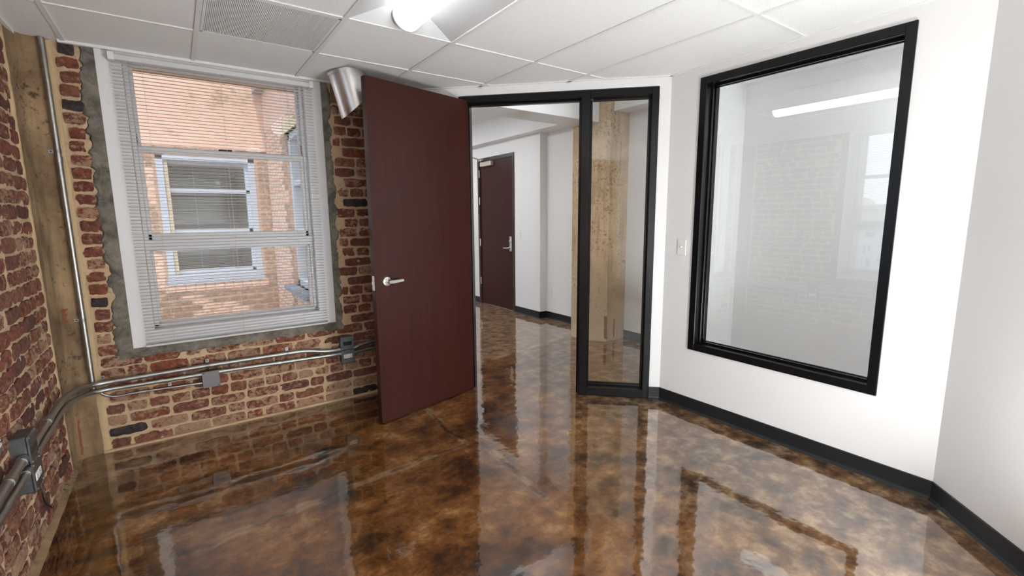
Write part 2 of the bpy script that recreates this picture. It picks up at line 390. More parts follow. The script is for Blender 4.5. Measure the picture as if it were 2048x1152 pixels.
def brick_shape(L, H, D, seed):
    rnd = random.Random(seed); n = 7; m = 4; vs = []; fs = []
    for j in range(m):
        for i in range(n):
            u = i/(n-1); w = j/(m-1)
            x = (u-.5)*L; z = (w-.5)*H; ex = i in (0, n-1); ez = j in (0, m-1)
            y = (rnd.random()-.5)*.0045
            if ex or ez: y += .0045
            if ex and ez: x *= .955; z *= .84; y += .002
            x += (rnd.random()-.5)*(.006 if ex else .002); z += (rnd.random()-.5)*(.008 if ez else .004)
            vs.append((x, y, z))
    for j in range(m-1):
        for i in range(n-1): a = j*n+i; fs.append((a, a+1, a+n+1, a+n))
    rim = [i for i in range(n)]+[j*n+n-1 for j in range(1, m)]+[(m-1)*n+i for i in range(n-2, -1, -1)]+[j*n for j in range(m-2, 0, -1)]
    k = len(vs); vs += [(vs[r][0]*1.01, D, vs[r][2]*1.01) for r in rim]
    for a in range(len(rim)):
        b = (a+1) % len(rim); fs.append((rim[b], rim[a], k+a, k+b))
    me = bpy.data.meshes.new('brick'); me.from_pydata(vs, [], fs); me.shade_smooth()
    try: me.set_sharp_from_angle(angle=math.radians(60))
    except Exception: pass
    return me
HB = .0768
FULL = [brick_shape(.203, .063, .03, s) for s in range(9)]
HEAD = [brick_shape(.099, .063, .03, 50+s) for s in range(8)]
for me in FULL+HEAD: me.materials.append(M['brick'])
DARKF = [brick_shape(.203, .06, .03, 90), brick_shape(.09, .06, .03, 91)]
for me in DARKF: me.materials.append(M['brickdark'])
def lay(parent, O, U, Nn, u0, u1, z0, z1, skip, darkat=(), header_rows=(), stuff_pred=None, rngseed=1):
    rnd = random.Random(rngseed); ang = math.atan2(U.y, U.x); rows = int((z1-z0)/HB)
    stuff_v = MB(); cnt = 0
    for r in range(rows+1):
        zc = z0+HB*(r+.5)
        if zc > z1: break
        hdr = (r % 6 == 3)
        u = u0 - (.0 if r % 2 else .105) + (rnd.random()-.5)*.03
        while u < u1:
            Lr = .099 if (hdr or rnd.random() < .16) else .203
            joint = .012+rnd.random()*.008
            a, b = u, u+Lr; u = b+joint
            ca, cb = max(a, u0), min(b, u1)
            if cb-ca < .045: continue
            pieces = [(ca, cb)]
            if skip:
                res = []
                for (pa, pb) in pieces:
                    lo, hi = skip(zc, pa, pb)
                    if lo is None: res.append((pa, pb)); continue
                    if lo-pa > .04: res.append((pa, lo))
                    if pb-hi > .04: res.append((hi, pb))
                pieces = res
            for (pa, pb) in pieces:
                w = pb-pa; uc = (pa+pb)/2
                dark = any(abs(uc-du) < w/2+.0 and abs(zc-dz) < HB*.5 for du, dz in darkat)
                if not dark and w < .15 and rnd.random() < .006: dark = True
                if dark: me = DARKF[0] if w > .14 else DARKF[1]; base = .203 if w > .14 else .09
                else: me = rnd.choice(FULL if w > .14 else HEAD); base = .203 if w > .14 else .099
                dz = (rnd.random()-.5)*.006; tilt = (rnd.random()-.5)*.02; prd = .0045+(rnd.random())*.006
                q = O+U*uc+Nn*prd+Vector((0, 0, zc+dz))
                mat = Matrix.Translation(q) @ Matrix.Rotation(ang, 4, 'Z') @ Matrix.Rotation(tilt, 4, 'Y') @ Matrix.Diagonal((w/base, 1, .94+rnd.random()*.12, 1))
                if Nn.dot(Matrix.Rotation(ang, 3, 'Z') @ Vector((0, -1, 0))) < 0: mat = mat @ Matrix.Rotation(PI, 4, 'Z')
                if stuff_pred and stuff_pred(uc, zc):
                    k = len(stuff_v.v); stuff_v.v += [mat @ v.co for v in me.vertices]; stuff_v.f += [tuple(i+k for i in pl.vertices) for pl in me.polygons]
                else:
                    o = bpy.data.objects.new('brick', me); COL.objects.link(o); o.matrix_world = mat; o.parent = parent; cnt += 1
    if stuff_v.v: stuff_v.build('brickwork', 'brick', parent, kind='stuff')
    return cnt
WX0, WX1, WZ0 = -.291, .963, .645      # white window board outline on the window wall
# window wall
m = MB(); m.box(-.95, -.17, 3.79, 4.10, -.1, 3.2); m.box(.85, 1.75, 3.79, 4.10, -.1, 3.2); m.box(-.17, .85, 3.79, 4.10, -.1, .742); m.box(-.17, .85, 3.79, 4.10, 2.425, 3.2)
A_O = Vector((0, YA, 0)); A_U = Vector((1, 0, 0)); A_N = Vector((0, -1, 0))
mortar_sheet(m, A_O, A_U, A_N, -.63, 1.56, 0, 2.50, hole=(-.25, .92, .68, 2.6))
wall_front = m.build('wall_front', 'mortar', smooth=True, kind='structure'); tag(wall_front, 'old red brick wall with tan mortar around the window beside the open door')
def rag(s, t_): return noise.noise(Vector((s*9, t_, 3.3)))*.035 + noise.noise(Vector((s*31, t_, 7.1)))*.02 + noise.noise(Vector((s*80, t_, 1.7)))*.012
def skipA(z, a, b):
    if z < .60+.0: return None, None
    return max(a, -.372 - .0) if b > -.372 and a < 1.035 else (None), (1.035)
def skipA2(z, a, b):
    if z < .585: return None, None
    lo, hi = -.368+rag(z, 1)*.8, 1.035+rag(z, 5)*.6
    if z > 2.30: hi = 1.16
    if b <= lo or a >= hi: return None, None
    return lo, hi
n1_ = lay(wall_front, A_O, A_U, A_N, -.462, 1.54, .0, 2.45, skipA2,
    darkat=[(-.42, 2.40), (-.42, 2.11), (1.15, 1.16), (1.10, 1.27), (1.21, 1.61), (1.18, .07), (-.41, .12)],
    stuff_pred=lambda u, z: u > 1.42, rngseed=4)
# left wall (window 2 is just outside the frame, behind the box)
B_O = Vector((XB, 0, 0)); B_U = Vector((0, 1, 0)); B_N = Vector((1, 0, 0))
m = MB(); m.box(-.95, -.655, 2.325, 4.1, -.1, 3.2); m.box(-.95, -.655, -1.6, 1.325, -.1, 3.2); m.box(-.95, -.655, 1.325, 2.325, -.1, .742); m.box(-.95, -.655, 1.325, 2.325, 2.425, 3.2)
mortar_sheet(m, B_O, B_U, B_N, 2.10, 3.765, 0, 2.50, hole=(2.1, 2.46, .64, 2.6))
m.box(-.66, -.633, -1.6, 1.2, 0, 2.5); m.box(-.66, -.633, 1.2, 2.2, 0, .60)
wall_left = m.build('wall_left', 'mortar', smooth=True, kind='structure'); tag(wall_left, 'old red brick wall with heavy mortar at the left edge')
def skipB(z, a, b):
    if z < .585: return None, None
    lo, hi = 1.12, 2.50+rag(z, 9)
    if b <= lo or a >= hi: return None, None
    return lo, hi
n2_ = lay(wall_left, B_O, B_U, B_N, -1.2, 3.575, .0, 2.45, skipB, stuff_pred=lambda u, z: u < 2.28, rngseed=8)
print('bricks', n1_, n2_)

# ragged cement collars round the windows (u along wall, z up)
def collar(O, U, Nn, u0, u1, z0, left, right, bottom, name, parent, seed, d=.012):
    # left / bottom / right strips as one ragged band, with thickness
    vs = []; fs = []
    inner = []; outer = []
    top = 2.455; N = 130
    for i in range(N+1):
        z = top+(z0-top)*i/N; inner.append((u0, z))
        zz = top+(z0-bottom-top)*i/N
        r = rag(zz*1.3, seed)
        outer.append((u0-left+r, zz))
    for i in range(1, N+1):
        u = u0+(u1-u0)*i/N; inner.append((u, z0))
        uu = (u0-left)+(u1-u0+left+right)*i/N
        outer.append((uu, z0-bottom+rag(uu*1.5, seed+2)*.55))
    for i in range(1, N+1):
        z = z0+(top-z0)*i/N; inner.append((u1, z))
        zz = (z0-bottom)+(top-z0+bottom)*i/N
        outer.append((u1+right+rag(zz*1.3, seed+4)*.8, zz))
    K = 5; rows = []
    for k in range(K+1):
        s_ = k/K
        for (iu, iz), (ou, oz) in zip(inner, outer):
            u = iu+(ou-iu)*s_; z = iz+(oz-iz)*s_
            q = O+U*u+Vector((0, 0, z)); dd = d+.0035*noise.noise(q*25) if k < K else -.012
            if k == K-1: dd *= .8
            q = q+Nn*dd; vs.append((q.x, q.y, q.z))
    n = len(inner)
    for k in range(K):
        for i in range(n-1):
            a = k*n+i; fs.append((a, a+1, a+n+1, a+n))
    b = MB(); b.add(vs, fs); return b.build(name, 'cement', parent, smooth=True)
collar(A_O, A_U, A_N, WX0, WX1, WZ0, .085, .062, .078, 'cement_patch', wall_front, 1)
collar(B_O, B_U, B_N, 1.16, 2.42, WZ0, .085, .085, .078, 'cement_patch', wall_left, 21)
# tan stone stub above the right-hand bricks
m = MB(); m.box(1.035, 1.30, 3.748, 3.80, 2.315, 2.455, .006); m.build('stone_block', 'pilaster', wall_front, label='tan concrete block above the bricks')
# pale mortar strips beside the corner pier
def strip(pts, Nn, w, name, parent, seed):
    vs = []; fs = []; n = len(pts); K = 6
    U = Vector((abs(Nn.y), abs(Nn.x), 0))
    for i, (u, z, ww) in enumerate(pts):
        for k in range(K+1):
            s_ = k/K-.5
            q = Vector(u)+U*((s_*ww)+rag(z*2, seed+(1 if s_ > 0 else 0))*.22*abs(s_)*2); q.z = z
            q += Nn*((.011*math.cos(s_*PI)+.003*noise.noise(q*40)) if 0 < k < K else -.015)
            vs.append((q.x, q.y, q.z))
    for i in range(n-1):
        for k in range(K):
            a = i*(K+1)+k; fs.append((a, a+1, a+K+2, a+K+1))
    m = MB(); m.add(vs, fs); return m.build(name, 'palemortar', parent, smooth=True)
strip([((-.487, YA, 0), .0+2.45*i/60, .042+(.02 if i < 14 else 0)) for i in range(61)], A_N, .04, 'mortar_strip', wall_front, 31)
strip([((XB, 3.562, 0), .0+2.45*i/60, .040) for i in range(61)], B_N, .04, 'mortar_strip', wall_left, 41)
# cove of bare concrete where the brick meets the slab
m = MB(); m.prism_y([(XB-.01, 0), (XB+.034, 0), (XB+.022, .009), (XB+.004, .02), (XB-.01, .02)], 1.0, 3.74); m.build('floor_fillet', 'pilaster', wall_left)
m = MB(T=Matrix.Rotation(-PI/2, 4, 'Z')); m.prism_y([(-YA-.01+.02, 0), (-YA+.03, 0), (-YA+.022, .012), (-YA+.004, .022), (-YA-.01+.02, .022)], -.5, 1.5)
m = MB(); m.box(-.5, 1.5, YA-.022, YA+.01, 0, .014); m.build('floor_fillet', 'mortar', wall_front)

# corner pier, a soft concave fillet of concrete
poly = [(-.632, 3.57), (-.622, 3.575), (-.617, 3.66), (-.606, 3.72), (-.585, 3.744), (-.55, 3.752), (-.50, 3.755), (-.495, 3.768), (-.632, 3.768)]
vs = []; fs = []; NZ = 70
dens = []
for i in range(len(poly)-1):
    for k in range(4): dens.append(((poly[i][0]*(4-k)+poly[i+1][0]*k)/4, (poly[i][1]*(4-k)+poly[i+1][1]*k)/4))
dens.append(poly[-1]); nP = len(dens)
for j in range(NZ+1):
    z = 2.50*j/NZ
    for (x, y) in dens:
        q = Vector((x, y, z)); d = .003*noise.noise(q*22)+.003*noise.noise(q*6); vs.append((x+d, y-d, z))
for j in range(NZ):
    for i in range(nP-1):
        a = j*nP+i; fs.append((a, a+1, a+nP+1, a+nP))
m = MB(); m.add(vs, fs)
tag(m.build('corner_pier', 'pilaster', smooth=True), 'tan stained concrete pier filling the corner between the two brick walls', 'pier')

# ------------------------------------------------------------------ windows in brick walls
def make_window(name, T, w_label, ghost):
    """local frame: x across (0 = left casing edge), y = out through the wall, z up"""
    root = empty(name, (0, 0, 0), w_label, kind='structure')
    W = WX1-WX0; xl, xr = .118, 1.138; zb, zt = .752, 2.415
    def b(nm, mat, boxes, par=root, ch=.0):
        mb = MB(T)
        for q in boxes: mb.box(*q, ch)
        return mb.build(nm, mat, par)
    b('casing_board', 'trimwhite', [(0, xl, -.006, .02, WZ0, 2.45), (xr, W, -.006, .02, WZ0, 2.45), (xl, xr, -.006, .02, WZ0, zb), (xl, xr, -.006, .02, zt, 2.45)])
    b('reveal', 'trimwhite', [(xl-.012, xl, .0195, .12, zb, zt), (xr, xr+.012, .0195, .12, zb, zt), (xl-.012, xr+.012, .0195, .12, zb-.012, zb), (xl-.012, xr+.012, .0195, .12, zt, zt+.012)])
    b('window_frame', 'vinyl', [(xl, xl+.026, .045, .12, zb, zt), (xr-.026, xr, .045, .12, zb, zt), (xl, xr, .045, .12, zb, zb+.022), (xl, xr, .045, .12, zt-.008, zt), (xl, xr, .040, .12, 1.262, 1.325)], ch=.003)
    # lower fixed light
    b('fixed_sash', 'vinyl', [(xl+.026, xl+.040, .06, .10, .774, 1.262), (xr-.040, xr-.026, .06, .10, .774, 1.262), (xl+.026, xr-.026, .06, .10, .774, .786), (xl+.026, xr-.026, .06, .10, 1.252, 1.262)], ch=.002)
    s1 = b('lower_sash', 'vinyl', [(xl+.026, xl+.046, .055, .085, 1.325, 1.915), (xr-.046, xr-.026, .055, .085, 1.325, 1.915), (xl+.026, xr-.026, .055, .085, 1.325, 1.365), (xl+.026, xr-.026, .050, .085, 1.878, 1.915)], ch=.003)
    s2 = b('upper_sash', 'vinyl', [(xl+.026, xl+.046, .088, .112, 1.885, 2.407), (xr-.046, xr-.026, .088, .112, 1.885, 2.407), (xl+.026, xr-.026, .088, .112, 1.885, 1.922), (xl+.026, xr-.026, .088, .112, 2.395, 2.407)], ch=.003)
    b('sash_lock', 'dark', [((xl+xr)/2-.05, (xl+xr)/2+.03, .052, .075, 1.9145, 1.926)], s1, ch=.004)
    b('glass_pane', 'glass', [(xl+.038, xr-.038, .078, .081, .78, 1.258)])
    b('glass_pane', 'glass', [(xl+.042, xr-.042, .070, .073, 1.36, 1.885)])
    b('glass_pane', 'glass', [(xl+.042, xr-.042, .098, .101, 1.918, 2.398)])
    b('balance_track', 'dark', [(xl+.0262, xl+.030, .086, .0875, 1.93, 1.99), (xr-.030, xr-.0262, .086, .0875, 1.93, 1.99)])
    return root
T_A = Matrix.Translation((WX0, YA, 0))
win1 = make_window('window_1', T_A, 'white double-hung window set in the brick wall', False); settle(win1, (.336, YA, .645))
T_B = Matrix.Translation((XB, 1.16, 0)) @ Matrix.Rotation(PI/2, 4, 'Z')
T_B = Matrix.Translation((XB, 1.19, 0)) @ Matrix(((0, -1, 0, 0), (1, 0, 0, 0), (0, 0, 1, 0), (0, 0, 0, 1)))
win2 = make_window('window_2', T_B, 'white double-hung window in the left brick wall, seen mirrored in the office pane', False); settle(win2, (XB, 1.82, .645))
def make_blind(T, label):
    root = empty('venetian_blind', (0, 0, 0), label, 'blind')
    x0, x1 = .066, 1.190
    mb = MB(T); mb.box(x0, x1, -.052, -.014, 2.388, 2.420, .003); mb.build('headrail', 'slat', root)
    for xx in (x0-.006, x1-.024):
        mb = MB(T); mb.box(xx, xx+.030, -.058, -.0065, 2.384, 2.428, .002); mb.build('bracket', 'plastic', root)
    # curved slat
    L = x1-x0-.008; sl = MB(); prof = [(-.0125, -.0006), (-.006, .0012), (0, .0018), (.006, .0012), (.0125, -.0006)]
    vs = [(0, y, z) for y, z in prof]+[(L, y, z) for y, z in prof]+[(0, y, z-.0005) for y, z in prof]+[(L, y, z-.0005) for y, z in prof]
    fs = [(i, i+1, i+6, i+5) for i in range(4)]+[(i+10, i+15, i+16, i+11) for i in range(4)]+[(0, 5, 15, 10), (4, 14, 19, 9)]
    sl.add(vs, fs)
    first = None; n = 84; z0 = .672; z1 = 2.374
    for i in range(n):
        z = z0+(z1-z0)*i/(n-1)
        mw = T @ Matrix.Translation((x0+.004, -.030, z)) @ Matrix.Rotation(math.radians(2.0+random.uniform(-1, 1)), 4, 'X')
        if first is None:
            first = sl.build('slat', 'slat', root); o = first
        else:
            o = first.copy(); COL.objects.link(o)
        o.matrix_world = mw
    mb = MB(T); mb.box(x0, x1, -.043, -.017, .648, .662, .003); mb.build('bottom_rail', 'slat', root)
    for cx in (.215, .620, 1.020):
        mb = MB(T)
        for yy in (-.0435, -.0165): mb.tube([(cx, yy, .655), (cx, yy, 2.39)], .0008, 5)
        mb.build('ladder_cord', 'cord', root)
    return root
bl1 = make_blind(T_A, 'open white mini blind hanging over the window by the brick corner')
bl2 = make_blind(T_B, 'open white mini blind on the left wall, seen mirrored in the office pane')

# ------------------------------------------------------------------ white partitions
RT2 = math.sqrt(.5)
DX, DY = 3.017+.017, 2.233            # corner of door wall and right wall
T_D = Matrix(((-RT2, RT2, 0, 3.034), (RT2, RT2, 0, 2.233), (0, 0, 1, 0), (0, 0, 0, 1)))   # x = u towards window wall, y = w into hall (positive = away from room)
OFF = (3.034-3.017)/RT2
u_ = lambda x: (3.034-x)/RT2
mb = MB(T_D); UL = u_(1.42)
mb.box(u_(1.905), UL, 0, .13, 0, 2.95); mb.box(0, u_(2.974), 0, .13, 0, 2.95); mb.box(u_(2.974), u_(1.905), 0, .13, 2.393, 2.95)
tag(mb.build('wall_door', 'wall', kind='structure'), 'white angled partition holding the black door frame and sidelight')
# right wall with the office pane
RY0, RY1, RZ0, RZ1 = .829, 1.994, .470, 2.386
XRo = XR+.13
mb = MB(); r0, r1 = RY0+.003, RY1-.003
vs = [(XR, y, z) for y in (.45, r0, r1, 2.24) for z in (0, RZ0+.003, RZ1-.003, 2.95)]; vs += [(XRo, y, z) for _, y, z in vs]
fs = []
for i in range(3):
    for j in range(3):
        if (i, j) == (1, 1): continue
        a = i*4+j; fs += [(a, a+1, a+5, a+4), (a+16, a+20, a+21, a+17)]
fs += [(5, 6, 22, 21), (9, 25, 26, 10), (5, 21, 25, 9), (6, 10, 26, 22)]
mb.add(vs, fs)
wr_o = tag(mb.build('wall_right', 'wall', kind='structure'), 'white wall holding the big black-framed office pane')
# corner wall heading back past the camera
T_E = Matrix(((-RT2, RT2, 0, XR), (-RT2, -RT2, 0, .556), (0, 0, 1, 0), (0, 0, 0, 1)))
mb = MB(T_E); mb.box(0, 2.8, 0, .13, 0, 2.95)
tag(mb.build('wall_corner', 'wall', kind='structure'), 'white angled wall at the right edge')
mb = MB(); mb.box(-.95, 1.6, -1.45, -1.32, 0, 2.95)
tag(mb.build('wall_back', 'wall', kind='structure'), 'white wall behind the viewpoint')

# hall and side-room shell
mb = MB(); mb.box(4.17, 4.30, 5.16, 5.81, 0, 3.1); mb.box(4.17, 4.30, 6.75, 9.3, 0, 3.1); mb.box(4.17, 4.30, 5.81, 6.75, 2.352, 3.1)
tag(mb.build('wall_hall_right', 'wall', kind='structure'), 'white hall wall around the far dark door')
mb = MB(); mb.box(4.29, 4.42, -.2, 5.16, 0, 3.1)
tag(mb.build('wall_hall_recess', 'wall', kind='structure'), 'white hall wall stepped back behind the concrete column')
mb = MB(); mb.box(1.42, 4.4, 9.1, 9.25, 0, 3.1)
tag(mb.build('wall_hall_end', 'wall', kind='structure'), 'white wall closing the hall')
mb = MB(); mb.box(3.165, 4.29, 2.36, 2.46, 0, 2.95)
tag(mb.build('wall_side_room', 'wall', kind='structure'), 'white partition between the small room and the hall')
mb = MB(); mb.box(3.165, 4.29, -.3, -.2, 0, 2.95); mb.build('wall_side_room_end', 'wall', kind='structure')['label'] = 'white end wall of the small room'
mb = MB(); mb.box(2.9, 4.42, -.3, 2.36, 2.905, 3.0); mb.build('ceiling_side_room', 'wall', kind='structure')['label'] = 'white ceiling of the small room'
mb = MB(); mb.box(1.42, 4.30, 2.1, 9.2, 2.905, 3.05)
tag(mb.build('ceiling_hall', 'wall', kind='structure'), 'flat white hall ceiling')
# bulkhead along the hall wall and the cross beam
mb = MB(); mb.box(4.035, 4.30, -.2, 5.30, 2.598, 2.93); mb.box(4.035, 4.30, 5.30, 9.12, 2.598, 2.93)
tag(mb.build('trim_1', 'wall', kind='structure'), 'white bulkhead running above the hall wall')
mb = MB(); mb.box(1.42, 3.888, 3.785, 4.14, 2.477, 2.93)
tag(mb.build('trim_2', 'wall', kind='structure'), 'white boxed beam crossing the hall to the column')
mb = MB(); mb.box(4.020, 4.036, 4.14, 9.1, 2.885, 2.905); mb.box(1.5, 4.03, 4.14, 4.156, 2.885, 2.905)
tag(mb.build('trim_3', 'gridwhite', kind='structure'), 'thin white wall angle under the hall ceiling')

# column
def column():
    prof = [(4.30, 3.70), (3.99, 3.70), (3.90, 3.845), (3.862, 3.895), (3.845, 3.925), (3.84, 4.145), (4.30, 4.145)]
    vs = []; fs = []; d2 = []
    for i in range(len(prof)-1):
        for k in range(5): d2.append(((prof[i][0]*(5-k)+prof[i+1][0]*k)/5, (prof[i][1]*(5-k)+prof[i+1][1]*k)/5))
    d2.append(prof[-1]); n = len(d2); NZ = 150
    for j in range(NZ+1):
        z = 2.92*j/NZ
        for i, (x, y) in enumerate(d2):
            q = Vector((x, y, z)); d = .004*noise.noise(q*12)+.003*noise.noise(q*35)
            if z < .05: d -= .012*(1-z/.05)
            if i in (25, 20): d += .006*abs(noise.noise(q*18))*2
            vs.append((x+d*.7, y+d*.7, z))
    for j in range(NZ):
        for i in range(n-1):
            a = j*n+i; fs.append((a, a+n, a+n+1, a+1))
    m = MB(); m.add(vs, fs); return m.build('concrete_column', 'column', smooth=True)
tag(column(), 'rough tan board-marked concrete column with rust streaks in the hall', 'column')

# ------------------------------------------------------------------ baseboards
def baseboard(T, u0, u1, name, label, w0=0):
    mb = MB(T)
    prof = [(0, 0), (-.022, 0), (-.020, .003), (-.009, .012), (-.007, .018), (-.006, .094), (-.003, .098), (0, .098)]
    n = len(prof); vs = [(u0, w, z) for w, z in prof]+[(u1, w, z) for w, z in prof]
    mb.add(vs, [(i, (i+1) % n, (i+1) % n+n, i+n) for i in range(n)]+[tuple(range(n))[::-1], tuple(range(n, 2*n))])
    o = mb.build(name, 'rubber', kind='structure'); tag(o, label); return o
T_R = Matrix(((0, 1, 0, XR), (1, 0, 0, 0), (0, 0, 1, 0), (0, 0, 0, 1)))   # u = y, w = +x
baseboard(T_R, .552, 2.24, 'baseboard_right', 'black rubber baseboard under the office pane')
baseboard(T_D, -.01, .084, 'baseboard_door', 'short black rubber baseboard between the sidelight and the corner')
baseboard(T_E, -.006, 2.7, 'baseboard_corner', 'black rubber baseboard along the angled wall at the right edge')
T_H1 = Matrix(((0, 1, 0, 4.17), (1, 0, 0, 0), (0, 0, 1, 0), (0, 0, 0, 1)))
baseboard(T_H1, 5.15, 5.765, 'baseboard_hall_near', 'black rubber baseboard right of the far door')
baseboard(T_H1, 6.80, 9.1, 'baseboard_hall_far', 'black rubber baseboard left of the far door')
T_H2 = Matrix(((0, 1, 0, 4.29), (1, 0, 0, 0), (0, 0, 1, 0), (0, 0, 0, 1)))
baseboard(T_H2, 2.46, 5.16, 'baseboard_hall_recess', 'black rubber baseboard behind the concrete column')
T_H3 = Matrix(((1, 0, 0, 0), (0, 1, 0, 5.16), (0, 0, 1, 0), (0, 0, 0, 1)))
baseboard(T_H3, 4.150, 4.29, 'baseboard_hall_step', 'short black rubber baseboard on the hall wall step')

# ------------------------------------------------------------------ black frames
def fbar(T, u0, u1, z0, z1, vert, name, parent, mat='black', face=.05, depth=.165, inner=1):
    """hollow-metal frame member; inner = which side faces the opening (+1 high side, -1 low side, 0 both)"""
    mb = MB(T); mb.box(u0, u1, -.012, depth-.017, z0, z1, .003)
    # glazing stop beads
    s = .014
    if vert:
        if inner >= 0: mb.box(u1-.001, u1+s, .045, .062, z0+.02, z1-.02, .002)
        if inner <= 0: mb.box(u0-s, u0+.001, .045, .062, z0+.02, z1-.02, .002)
        if inner >= 0: mb.box(u1-.001, u1+s, .084, .100, z0+.02, z1-.02, .002)
        if inner <= 0: mb.box(u0-s, u0+.001, .084, .100, z0+.02, z1-.02, .002)
    else:
        for w0, w1 in ((.045, .062), (.084, .100)):
            if inner > 0: mb.box(u0+.02, u1-.02, w0, w1, z1-.001, z1+s, .002)
            else: mb.box(u0+.02, u1-.02, w0, w1, z0-s, z0+.001, .002)
    return mb.build(name, mat, parent)
dfr = empty('door_frame', (0, 0, 0), 'black metal door frame with a tall narrow glazed sidelight', 'door frame')
uR0, uR1 = u_(2.975), u_(2.938)
uM0, uM1 = u_(2.625), u_(2.575)
uL0, uL1 = u_(1.948), u_(1.900)
fbar(T_D, uR0, uR1, 0, 2.387, True, 'jamb', dfr, inner=1)
fbar(T_D, uM0, uM1, 0, 2.345, True, 'mullion', dfr, inner=-1)
fbar(T_D, uL0, uL1, 0, 2.387, True, 'jamb', dfr, inner=5) if False else MB(T_D).box(uL0, uL1, -.012, .148, 0, 2.387, .003).build('jamb', 'black', dfr)
fbar(T_D, uR1-.004, uM0+.004, 2.337, 2.387, False, 'head', dfr, inner=-1)
MB(T_D).box(uM0+.002, uL0+.004, -.012, .148, 2.338, 2.387, .003).box(uM1, uL0, .045, .09, 2.322, 2.339, .002).build('head', 'black', dfr)
MB(T_D).box(uL0-.006, uL0+.001, .045, .09, 0, 2.33, .002).box(uM1-.001, uM1+.016, .045, .09, 0, 2.33, .002).build('door_stop', 'black', dfr)
fbar(T_D, uR1-.004, uM0+.004, .003, .072, False, 'bottom_rail', dfr, inner=1)
MB(T_D).box(uR1-.002, uM0+.002, .066, .074, .07, 2.34).build('glass_pane', 'glass', dfr)
settle(dfr, (2.4, 2.867, 0))
pfr = empty('window_3', (0, 0, 0), 'large fixed office pane in a black metal frame on the right wall', kind='structure')
fbar(T_R, RY0, RY0+.048, RZ0, RZ1, True, 'frame_side', pfr, inner=1)
fbar(T_R, RY1-.052, RY1, RZ0, RZ1, True, 'frame_side', pfr, inner=-1)
fbar(T_R, RY0+.044, RY1-.048, RZ1-.050, RZ1, False, 'frame_head', pfr, inner=-1)
fbar(T_R, RY0+.044, RY1-.048, RZ0, RZ0+.052, False, 'frame_sill', pfr, inner=1)
MB(T_R).box(RY0+.046, RY1-.050, .068, .076, RZ0+.050, RZ1-.048).build('glass_pane', 'glass_in', pfr)
settle(pfr, (XR, 1.41, RZ0))

# ------------------------------------------------------------------ open door
hx, hy = 1.951, 3.311; lx, ly = 1.068, 3.094
dv = Vector((lx-hx, ly-hy, 0)).normalized(); nv = Vector((-dv.y, dv.x, 0))
if nv.dot(Vector((-hx, -hy, 0))) < 0: nv = -nv
T_L = Matrix(((dv.x, nv.x, 0, hx), (dv.y, nv.y, 0, hy), (0, 0, 1, 0), (0, 0, 0, 1)))   # x along leaf from hinge, y towards the camera
DWID = (Vector((lx, ly, 0))-Vector((hx, hy, 0))).length
door = empty('door_1', (0, 0, 0), 'open dark mahogany door with a nickel lever in front of the brick wall', kind='structure')
lf = MB(); lf.box(0, DWID, -.044, 0, .008, 2.357, .0015); leaf = lf.build('door_leaf', 'mahogany', door)
ed = MB(); ed.box(DWID-.0005, DWID+.001, -.0425, -.0015, .01, 2.355); ed.build('edge_band', 'mahoganyedge', door)
def lever(par, x, z, side, sc=1.0):
    y0 = 0 if side > 0 else -.044; s = side
    m = MB(); m.tube([(x, y0, z), (x, y0+s*.006, z), (x, y0+s*.011, z), (x, y0+s*.013, z)], .034, 28, rs=[.034, .034, .031, .022])
    rose = m.build('rose', 'nickel', par, smooth=True)
    m = MB(); m.tube([(x, y0+s*.012, z), (x, y0+s*.048, z)], .0115, 16); m.build('spindle', 'nickel', par, smooth=True)
    m = MB(); xs = [0, .02, .05, .09, .115, .12]
    vs = []; fs = []
    for i, a in enumerate(xs):
        h = [.013, .014, .0125, .011, .010, .009][i]; d = .007; yc = y0+s*(.050-.004*math.sin(a*20)); zc = z+[0, -.001, -.002, 0, .001, .001][i]
        vs += [(x-a+.012, yc-d, zc-h), (x-a+.012, yc+d, zc-h*.8), (x-a+.012, yc+d, zc+h*.8), (x-a+.012, yc-d, zc+h)]
    for i in range(len(xs)-1):
        for k in range(4): fs.append((i*4+k, i*4+(k+1) % 4, i*4+4+(k+1) % 4, i*4+4+k))
    fs += [(0, 1, 2, 3), (23, 22, 21, 20)]
    m.add(vs, fs); m.build('lever_handle', 'nickel', par, smooth=True)
lever(door, .822, 1.022, 1); lever(door, .822, 1.022, -1)
m = MB(); m.box(DWID+.0005, DWID+.0025, -.035, -.009, .965, 1.065, .0008); lp = m.build('latch_plate', 'nickel', door)
m = MB(); m.box(DWID+.002, DWID+.012, -.028, -.016, 1.005, 1.030, .003); m.build('latch_bolt', 'nickel', lp)
for z in (.25, 1.15, 2.1):
    m = MB(); m.tube([(-.004, -.030, z), (-.004, -.030, z+.11)], .005, 10); m.build('hinge', 'nickel', door, smooth=True)
door.matrix_world = T_L

# ------------------------------------------------------------------ ceiling
ceil = empty('ceiling', (0, 0, 0), 'suspended white acoustic tile ceiling on an exposed grid', kind='structure')
XL = [-1.03, -.418, .19, .80, 1.41, 2.02, 2.50, 3.2]
def inside(x, y):      # room outline
    return x > -.66 and y < 3.79 and x+y < 5.30 and x < 3.07 and (y-x) > -2.52 and y > -1.34
def clip(poly):
    def cut(P, f):
        out = []
        for i in range(len(P)):
            a, b = P[i], P[(i+1) % len(P)]; fa, fb = f(a), f(b)
            if fa >= 0: out.append(a)
            if (fa >= 0) != (fb >= 0):
                k = fa/(fa-fb); out.append((a[0]+(b[0]-a[0])*k, a[1]+(b[1]-a[1])*k))
        return out
    for f in (lambda p: p[0]+.64, lambda p: 3.775-p[1], lambda p: 5.28-p[0]-p[1], lambda p: 3.044-p[0], lambda p: p[1]-p[0]+2.49, lambda p: p[1]+1.33):
        poly = cut(poly, f)
        if len(poly) < 3: return None
    return poly
bars = set()
